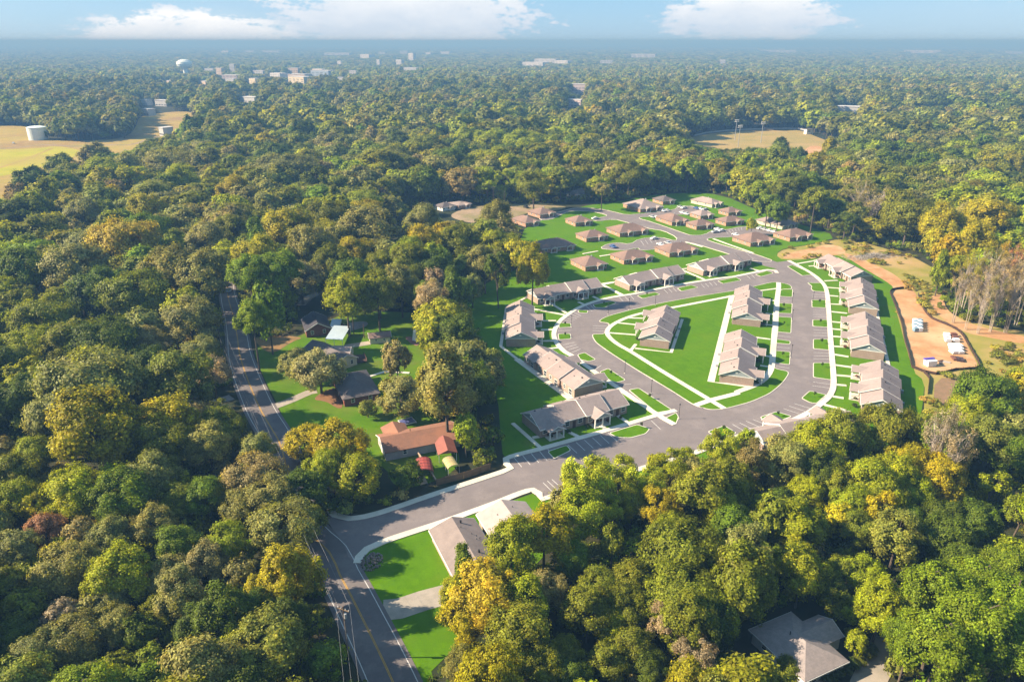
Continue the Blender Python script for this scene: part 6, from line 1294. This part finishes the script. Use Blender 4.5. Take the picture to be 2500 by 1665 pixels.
def pick_colour(x, y, g):
    """palette index by place: greener and yellower to the right, sage and dark to the left"""
    n = smooth_noise(x, y, 26, 5) + .8 * smooth_noise(x, y, 95, 77); t = np.clip(x / np.maximum(y, 60) * 1.1 + .5, 0, 1)
    w_ = np.zeros((len(x), len(KEYS)))
    w_[:, 0] = .28 - .12 * t + .10 * n; w_[:, 1] = .25; w_[:, 2] = .14 + .14 * t - .14 * n; w_[:, 3] = .07 + .06 * n; w_[:, 4] = .06 - .03 * n; w_[:, 5] = .14; w_[:, 6] = .05 + .05 * t; w_[:, 7] = .03; w_[:, 8] = .012 + .012 * t; w_[:, 9] = .03; w_[:, 10] = .0005
    dd_ = np.clip((np.hypot(x, y) - 450) / 500, 0, 1)  # distant haze put into the leaf colours: fewer yellows, more dark and grey greens
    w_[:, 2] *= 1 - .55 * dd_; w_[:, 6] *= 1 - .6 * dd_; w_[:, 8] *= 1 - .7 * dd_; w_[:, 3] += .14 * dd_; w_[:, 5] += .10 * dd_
    w_ = np.maximum(w_, .0005); w_ /= w_.sum(1)[:, None]
    return (w_.cumsum(1) > g.random(len(x))[:, None]).argmax(1)
def hexgrid(y0, y1, sp, g, spread=.78):
    ys = np.arange(y0, y1, sp * .866); out = []
    for j, y in enumerate(ys):
        hw = y * spread + 30; xs = np.arange(-hw, hw, sp) + (sp / 2 if j % 2 else 0)
        out.append(np.stack([xs, np.full_like(xs, y)], 1))
    p = np.concatenate(out); p += g.uniform(-.36, .36, p.shape) * sp
    return p[:, 0], p[:, 1]

# traced single trees
T = []
for x, y, r, h, c, s in D['trees']:
    if any(math.hypot(x - t[0], y - t[1]) < .5 * max(r, t[2]) for t in T): continue
    k_ = 1.22
    if s != 'full' and hides(np.array([x]), np.array([y]), np.array([r * .8]), np.array([h]), list(CLEAR.values()))[0]: k_ = 1.0
    T.append((x, y, r * k_, h * (1 + (k_ - 1) * .3), c, s))
tx, ty, trd = (np.array([t[i] for t in T]) for i in range(3))
# near fill
g = np.random.default_rng(21)
ga, gb = hexgrid(42, 235, 8.2, g), hexgrid(235, 720, 12.4, g)
fx, fy = np.concatenate([ga[0], gb[0]]), np.concatenate([ga[1], gb[1]])
far_ = np.clip((fy - 170) / 160, 0, 1)
fr = np.clip(g.normal(1, .24, len(fx)), .55, 1.7) * (4.9 + 3.7 * far_); fh = np.clip(fr * (2.35 - .55 * far_) + g.normal(2.5, 2.2, len(fx)), 7, 26)
polys = list(CLEAR.values())
ok = ~on_foot(fx, fy, fr)
for k in range(3):
    bad = hides(fx, fy, fr, fh, polys)
    sh = bad & (k < 2); fh = np.where(sh, fh * .72, fh); fr = np.where(sh, fr * .8, fr)
ok &= ~hides(fx, fy, fr, fh, polys)
dmin = np.full(len(fx), 1e9)
for a, b, r in zip(tx, ty, trd): dmin = np.minimum(dmin, np.hypot(fx - a, fy - b) - (r + fr) * np.where(fy < 260, .74, .62))
ok &= (dmin > 0) & (fh > 4.5)
fx, fy, fr, fh = fx[ok], fy[ok], fr[ok], fh[ok]
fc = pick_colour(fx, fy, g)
# the largest-looking trees stand as single trees, the others join the woodland
shp_fill = ['round', 'round', 'wide', 'tall', 'round']
ALL = [(t[0], t[1], t[2], t[3], t[4], t[5], True) for t in T] + [(float(fx[i]), float(fy[i]), float(fr[i]), float(fh[i]), KEYS[fc[i]], 'pine' if KEYS[fc[i]] == 'pine' else shp_fill[i % 5], False) for i in range(len(fx))]
def shows(t):
    x, y, r, h, c, s, traced = t
    if abs(x) > y * .70 + 18 or y < 62: return 0
    return r / math.hypot(math.hypot(x, y), CAM_H) * (1.25 if traced else 1) * (2.2 if s in ('bare', 'bush', 'cone', 'full') else 1)
ALL.sort(key=lambda t: -shows(t))
T = [t[:6] for t in ALL[:300]]; REST = ALL[300:]
fx, fy, fr, fh = (np.array([t[i] for t in REST]) for i in range(4))
fc = np.array([KEYS.index(t[4]) if t[4] in KEYS else 0 for t in REST])
# labels by place and rank
cls = {}
for i, t in enumerate(T):
    d = [math.hypot(t[0] - f[1][0], t[1] - f[1][1]) for f in FEAT]; j = int(np.argmin(d)); cls.setdefault((j, t[4], t[5]), []).append((d[j], i))
LAB = {}
for (j, c, s), lst in cls.items():
    for k, (_, i) in enumerate(sorted(lst)):
        LAB[i] = f'{CN[c]} {SN[s]} {"near " if len(lst) == 1 else ORD[min(k, 14)] + " of its kind to "}{FEAT[j][0]}'
# two classes can only coincide when shape and colour and place agree, so every label is its own
for i, (x, y, r, h, c, s) in enumerate(T):
    cm, tm = TEMPL[s][i % NVAR[s]]; R0, H0 = SHAPE_DIM[s]
    nm = 'pine_tree' if s == 'pine' else ('bush' if s == 'bush' else 'broadleaf_tree')
    e = bpy.data.objects.new(nm, None); COL.objects.link(e); e.location = (x, y, 0); e.rotation_euler = (0, 0, random.uniform(0, 6.28)); e.scale = (r / R0, r / R0, h / H0); e.empty_display_size = .5
    tag(e, LAB[i], 'bush' if s == 'bush' else 'tree', 'trees standing round the estate and along the street' if s != 'bush' else None)
    cr = bpy.data.objects.new('crown', cm); COL.objects.link(cr); cr.parent = e
    j = 1 + random.uniform(-.14, .14); b = PAL[c]; cr.color = (b[0] * j * random.uniform(.93, 1.07), b[1] * j, b[2] * j * random.uniform(.85, 1.15), 1)
    tr = bpy.data.objects.new('trunk', tm); COL.objects.link(tr); tr.parent = e

# saplings on the islands
sap = TEMPL['airy'][0]
SF = [('the block alone on the inner lawn', D['apts'][6][1][0]), ('the middle east block', D['apts'][11][1][0]), ('the clay bank', D['dirt_berm'][3]), ('the half shaded block', D['apts'][5][1][0]), ('the west bend block', D['apts'][3][1][0]), ('the north row', D['apts'][1][1][0]), ('the lower inner walk block', D['apts'][8][1][0])]
sl = {}
for q in D['saplings']:
    j = min(range(len(SF)), key=lambda k: math.dist(q, SF[k][1])); sl.setdefault(j, []).append((math.dist(q, SF[j][1]), q))
for j, ls in sl.items():
    for k, (_, q) in enumerate(sorted(ls)):
        e = bpy.data.objects.new('sapling', None); COL.objects.link(e); e.location = (*q, .15); s = random.uniform(.09, .14); e.scale = (s * .7, s * .7, s); e.rotation_euler = (0, 0, k)
        tag(e, f'young sapling on the mown loop grass, {ORD[k] + " to" if len(ls) > 1 else "near"} {SF[j][0]}', 'sapling', 'young saplings planted on the loop grass')
        cr = bpy.data.objects.new('crown', sap[0]); COL.objects.link(cr); cr.parent = e; cr.color = (.06, .09, .015, 1)
        tr = bpy.data.objects.new('trunk', sap[1]); COL.objects.link(tr); tr.parent = e

# ---- woodland as masses of instanced trees
def library(name, specs, m):
    c = bpy.data.collections.new(name)
    for k, (s, seed, n, card, R0, H0) in enumerate(specs):
        me, tm = leaf_mesh('crown_wood', s, seed, n, card, m, R0, H0)
        bm = bmesh.new(); bm.from_mesh(me); n0 = len(bm.faces); bm.from_mesh(tm)
        bm.faces.ensure_lookup_table()
        for f in bm.faces[n0:]: f.material_index = 1
        bm.to_mesh(me); bm.free(); me.materials.append(M_BARK)
        o = bpy.data.objects.new(f'{name}_{k:02d}', me); c.objects.link(o)
    return c
def mass(name, lib, nlib, x, y, scl, tint, idx=None, z=None):
    n = len(x); me = bpy.data.meshes.new(name)
    me.vertices.add(n); co = np.zeros((n, 3), np.float32); co[:, 0] = x; co[:, 1] = y
    if z is not None: co[:, 2] = z
    me.vertices.foreach_set('co', co.ravel())
    g_ = np.random.default_rng(len(x))
    def attr(nm, typ, data, f): a = me.attributes.new(nm, typ, 'POINT'); a.data.foreach_set(f, data)
    attr('scl', 'FLOAT_VECTOR', scl.astype(np.float32).ravel(), 'vector')
    rot = np.zeros((n, 3), np.float32); rot[:, 2] = g_.uniform(0, 6.28, n); attr('rot', 'FLOAT_VECTOR', rot.ravel(), 'vector')
    attr('pick', 'INT', (g_.integers(0, nlib, n) if idx is None else idx).astype(np.int32), 'value')
    t4 = np.ones((n, 4), np.float32); t4[:, :3] = tint; attr('tint', 'FLOAT_COLOR', t4.ravel(), 'color')
    o = bpy.data.objects.new(name, me); COL.objects.link(o)
    ng = bpy.data.node_groups.new(name, 'GeometryNodeTree')
    ng.interface.new_socket('Geometry', in_out='INPUT', socket_type='NodeSocketGeometry'); ng.interface.new_socket('Geometry', in_out='OUTPUT', socket_type='NodeSocketGeometry')
    a = ng.nodes.new('NodeGroupInput'); b = ng.nodes.new('NodeGroupOutput'); ip = ng.nodes.new('GeometryNodeInstanceOnPoints'); ci = ng.nodes.new('GeometryNodeCollectionInfo')
    ci.inputs['Collection'].default_value = lib; ci.inputs['Separate Children'].default_value = True; ci.inputs['Reset Children'].default_value = True
    def named(nm, typ): q = ng.nodes.new('GeometryNodeInputNamedAttribute'); q.data_type = typ; q.inputs['Name'].default_value = nm; return q.outputs['Attribute']
    ng.links.new(a.outputs[0], ip.inputs['Points']); ng.links.new(ci.outputs[0], ip.inputs['Instance'])
    ip.inputs['Pick Instance'].default_value = True
    ng.links.new(named('pick', 'INT'), ip.inputs['Instance Index']); ng.links.new(named('rot', 'FLOAT_VECTOR'), ip.inputs['Rotation']); ng.links.new(named('scl', 'FLOAT_VECTOR'), ip.inputs['Scale'])
    ng.links.new(ip.outputs[0], b.inputs[0])
    md = o.modifiers.new('scatter', 'NODES'); md.node_group = ng
    o['kind'] = 'stuff'
    return o
PALA = np.array([PAL[k] for k in KEYS])
def tints(c, g, jit=.16): 
    t = PALA[c] * g.uniform(1 - jit, 1 + jit, (len(c), 1)); return t * g.uniform(.93, 1.07, (len(c), 3))
libA = library('wood_tree', [('round', 301, 8500, .36, 5.5, 15), ('round', 302, 8500, .36, 5.5, 15), ('wide', 303, 9000, .38, 5.5, 13), ('tall', 304, 8500, .36, 5.5, 18), ('round', 305, 8500, .36, 5.5, 15), ('airy', 306, 5600, .31, 5.5, 16), ('pine', 307, 7500, .34, 5.5, 18)], M_LEAFI)
H0A = np.array([15, 15, 13, 18, 15, 16, 18.])
pk = g.choice(7, size=len(fx), p=[.19, .19, .17, .14, .17, .09, .05])
mass('woodland', libA, 7, fx, fy, np.stack([fr / 5.5, fr / 5.5, fh / H0A[pk]], 1), tints(fc, g), pk)

# farther woodland
B_ = [(x, y, wd, h) for x, y, wd, h, c in D['town']] + [(*D['water_tower'][:2], 60, 46)]
def town_clear(x, y, r, h):
    bad = np.zeros(x.shape, bool)
    for bx, by, wd, bh in B_:
        lat = np.abs(x * by / np.maximum(y, 1) - bx) * y / by
        front = (y < by + 4) & (lat < wd / 2 * y / by + r * .7) & (y / (1 - h / CAM_H) > by / (1 - min(.15 * bh, 60) / CAM_H))
        inside_ = (np.abs(x - bx) < wd / 2 + 5) & (y > by - 5) & (y < by + 50)
        bad |= front | inside_
    return bad
libB = library('far_tree', [('round', 401, 1900, .74, 5.5, 14), ('wide', 402, 2000, .76, 5.5, 12), ('round', 403, 1900, .74, 5.5, 15), ('tall', 404, 1900, .74, 5.5, 17), ('round', 405, 1900, .74, 5.5, 13)], M_LEAFI)
mx, my = hexgrid(715, 1750, 13.5, g, .74)
mrr = np.clip(g.normal(9.4, 2.6, len(mx)), 4.5, 15) * (1 + .25 * smooth_noise(mx, my, 90, 9)); mh = np.clip(mrr * 1.75 + g.normal(2.5, 3.2, len(mx)), 8, 29)
ok = ~hides(mx, my, mrr, mh, [CLEAR['clear_field'], CLEAR['clear_ball']]) & ~town_clear(mx, my, mrr, mh) & ~inside(mx, my, np.array(D['dry_field'])) & ~inside(mx, my, np.array(D['ball_field']))
ok &= smooth_noise(mx, my, 55, 12) + g.normal(0, .25, len(mx)) > -.85
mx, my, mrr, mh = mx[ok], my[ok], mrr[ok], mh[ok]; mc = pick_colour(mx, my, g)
mass('far_woodland', libB, 5, mx, my, np.stack([mrr / 5.5, mrr / 5.5, mh / 14], 1), tints(mc, g))
libC = library('grove', [('round', 501 + k, 210, 2.3, 9, 15) for k in range(4)], M_LEAFI)
X_, Y_ = [], []
for y0, y1, sp in ((1745, 2600, 14.5), (2600, 4200, 20), (4200, 7000, 32), (7000, 11500, 55)):
    a, b = hexgrid(y0, y1, sp, g, .73); X_.append(a); Y_.append(b)
gx, gy = np.concatenate(X_), np.concatenate(Y_)
gr = np.clip(g.normal(9.5, 2.0, len(gx)), 5, 14) * np.clip(gy / 2600, 1, 3.2); gh = np.clip(g.normal(15.5, 3.5, len(gx)), 8, 25) * np.where(gy > 2600, .72, 1) + 4 * smooth_noise(gx, gy, 160, 3)
ok = ~town_clear(gx, gy, gr, gh) & (smooth_noise(gx, gy, 120, 22) + g.normal(0, .3, len(gx)) > -.8)
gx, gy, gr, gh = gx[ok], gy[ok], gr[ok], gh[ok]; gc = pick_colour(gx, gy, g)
mass('horizon_woodland', libC, 4, gx, gy, np.stack([gr / 9, gr / 9, gh / 15], 1), tints(gc, g))

# undergrowth along wood edges and between the near trunks
libU = library('undergrowth_bush', [('bush', 601, 420, .42, 3.0, 4.2), ('bush', 602, 420, .42, 3.0, 4.2), ('bush', 603, 420, .42, 3.0, 4.2)], M_LEAFI)
ux, uy = hexgrid(45, 560, 4.6, g, .74)
ur = g.uniform(1.0, 2.9, len(ux)); uh = ur * g.uniform(1.0, 2.0, len(ux))
inf = np.zeros(len(ux), bool)
for p in polys: inf |= inside(ux, uy, p)
ok = ~inf & ~hides(ux, uy, ur, uh * .5, polys) & ~on_foot(ux, uy, ur) & (g.random(len(ux)) < .8)
ux, uy, ur, uh = ux[ok], uy[ok], ur[ok], uh[ok]
uc = g.choice([1, 3, 4, 5, 2, 7], size=len(ux), p=[.28, .25, .15, .14, .1, .08])
mass('undergrowth', libU, 3, ux, uy, np.stack([ur / 3, ur / 3, uh / 4.2], 1), tints(uc, g, .2))
# scrub over the rough pasture
px_, py_ = hexgrid(150, 400, 2.6, g, .74); bf = np.array(D['brush_field'])
m_ = inside(px_, py_, bf) & ~inside(px_, py_, np.array(D['dirt_pad'])) & ~inside(px_, py_, np.array(D['dirt_track'])) & ~inside(px_, py_, np.array(D['dirt_strip'])) & ~inside(px_, py_, np.array(D['dirt_berm'])) & ~inside(px_, py_, np.array(D['rows_patch']))
dens_ = smooth_noise(px_, py_, 14, 31) + g.normal(0, .35, len(px_))
m_ &= dens_ > .5
px_, py_ = px_[m_], py_[m_]; k = g.uniform(.25, .95, len(px_))
pc = np.where(g.random(len(px_))[:, None] < .5, np.array((.30, .28, .035)), np.array((.20, .22, .03))) * g.uniform(.7, 1.3, (len(px_), 1))
pc = np.where((g.random(len(px_)) < .2)[:, None], np.array((.38, .27, .06)), pc)
mass('scrub', libU, 3, px_, py_, np.stack([k * .8, k * .8, k * .55], 1), pc)
# clipped hedge by the shaded drive
hp = spline(D['hedge'], 1.2); e = empty('clipped_hedge', (*hp[0], 0)); tag(e, 'low clipped hedge curving beside the shaded drive', 'hedge')
for i, q in enumerate(hp):
    cm, tm = TEMPL['bush'][i % 2]
    o = bpy.data.objects.new('hedge_section', cm); COL.objects.link(o); o.parent = e; o.location = (q[0] - hp[0][0], q[1] - hp[0][1], 0); s = random.uniform(.36, .46); o.scale = (s, s, s); o.color = (.075, .11, .012, 1) if i < len(hp) * .6 else (.15, .17, .015, 1)

# small foundation shrubs along the block fronts
for root in [o for o in list(COL.objects) if o.name.startswith('apartment_block')]:
    for k in range(5):
        p = root.matrix_basis @ Vector((3.5 + k * 5.8 + random.uniform(-1, 1), -1.0, 0))
        cm, tm = TEMPL['bush'][k % 2]
        o = bpy.data.objects.new('foundation_shrub', cm); COL.objects.link(o); o.location = (p.x, p.y, .1); s = random.uniform(.16, .27); o.scale = (s, s, s); o.rotation_euler = (0, 0, k)
        nm, o.color = random.choice([('dark green', (.06, .085, .02, 1)), ('russet', (.17, .07, .03, 1)), ('olive', (.09, .11, .02, 1))])
        words = root['label'].split(',')[0].split()[:9]
        tag(o, f'{nm} shrub {("first", "second", "third", "fourth", "fifth")[k]} along front of ' + ' '.join(words).replace('gabled block', 'block'), 'shrub', 'shrubs along the block fronts')

# ------------------------------------------------------------------ low hills on the skyline and the haze over the plain
for k, (x0, x1, y, h, seed) in enumerate(((-16000, 18000, 21000, 95, 1), (1500, 15000, 15500, 105, 2), (-14000, -1000, 26000, 102, 3))):
    gg = np.random.default_rng(seed); n = 90; xs = np.linspace(x0, x1, n); prof = np.clip(np.sin(np.linspace(0, math.pi, n)) * 1.4, 0, 1) * (.72 + .28 * smooth_noise(xs, xs * 0, 2600, seed + 40))
    mb = MB(); rows = [(-2600, 0), (-1200, .6), (0, 1), (1800, 0)]
    for dy, f in rows:
        for x, p in zip(xs, prof): mb.v.append((x, y + dy, -.5 + max(0, h * p * f)))
    for j in range(len(rows) - 1):
        for i in range(n - 1): a = j * n + i; mb.f.append((a, a + 1, a + n + 1, a + n))
    tag(mb.build('wooded_ridge', M_FLOOR), kind='structure')
hz = MB().box(-30500, 30500, -3500, 31500, -1.0, 113.0).build('haze', None)
tag(hz, kind='stuff')
hm = bpy.data.materials.new('haze'); hm.use_nodes = True; q = N(hm.node_tree); q.n.remove(q.n['Principled BSDF'])
pv = q.new('ShaderNodeVolumePrincipled')
pv.inputs['Color'].default_value = (.135, .29, .53, 1); pv.inputs['Absorption Color'].default_value = (.25, .12, 0.0, 1); pv.inputs['Density'].default_value = HAZE_D; pv.inputs['Anisotropy'].default_value = 0.0
q.l.new(pv.outputs[0], q.n['Material Output'].inputs['Volume']); hz.data.materials.append(hm)
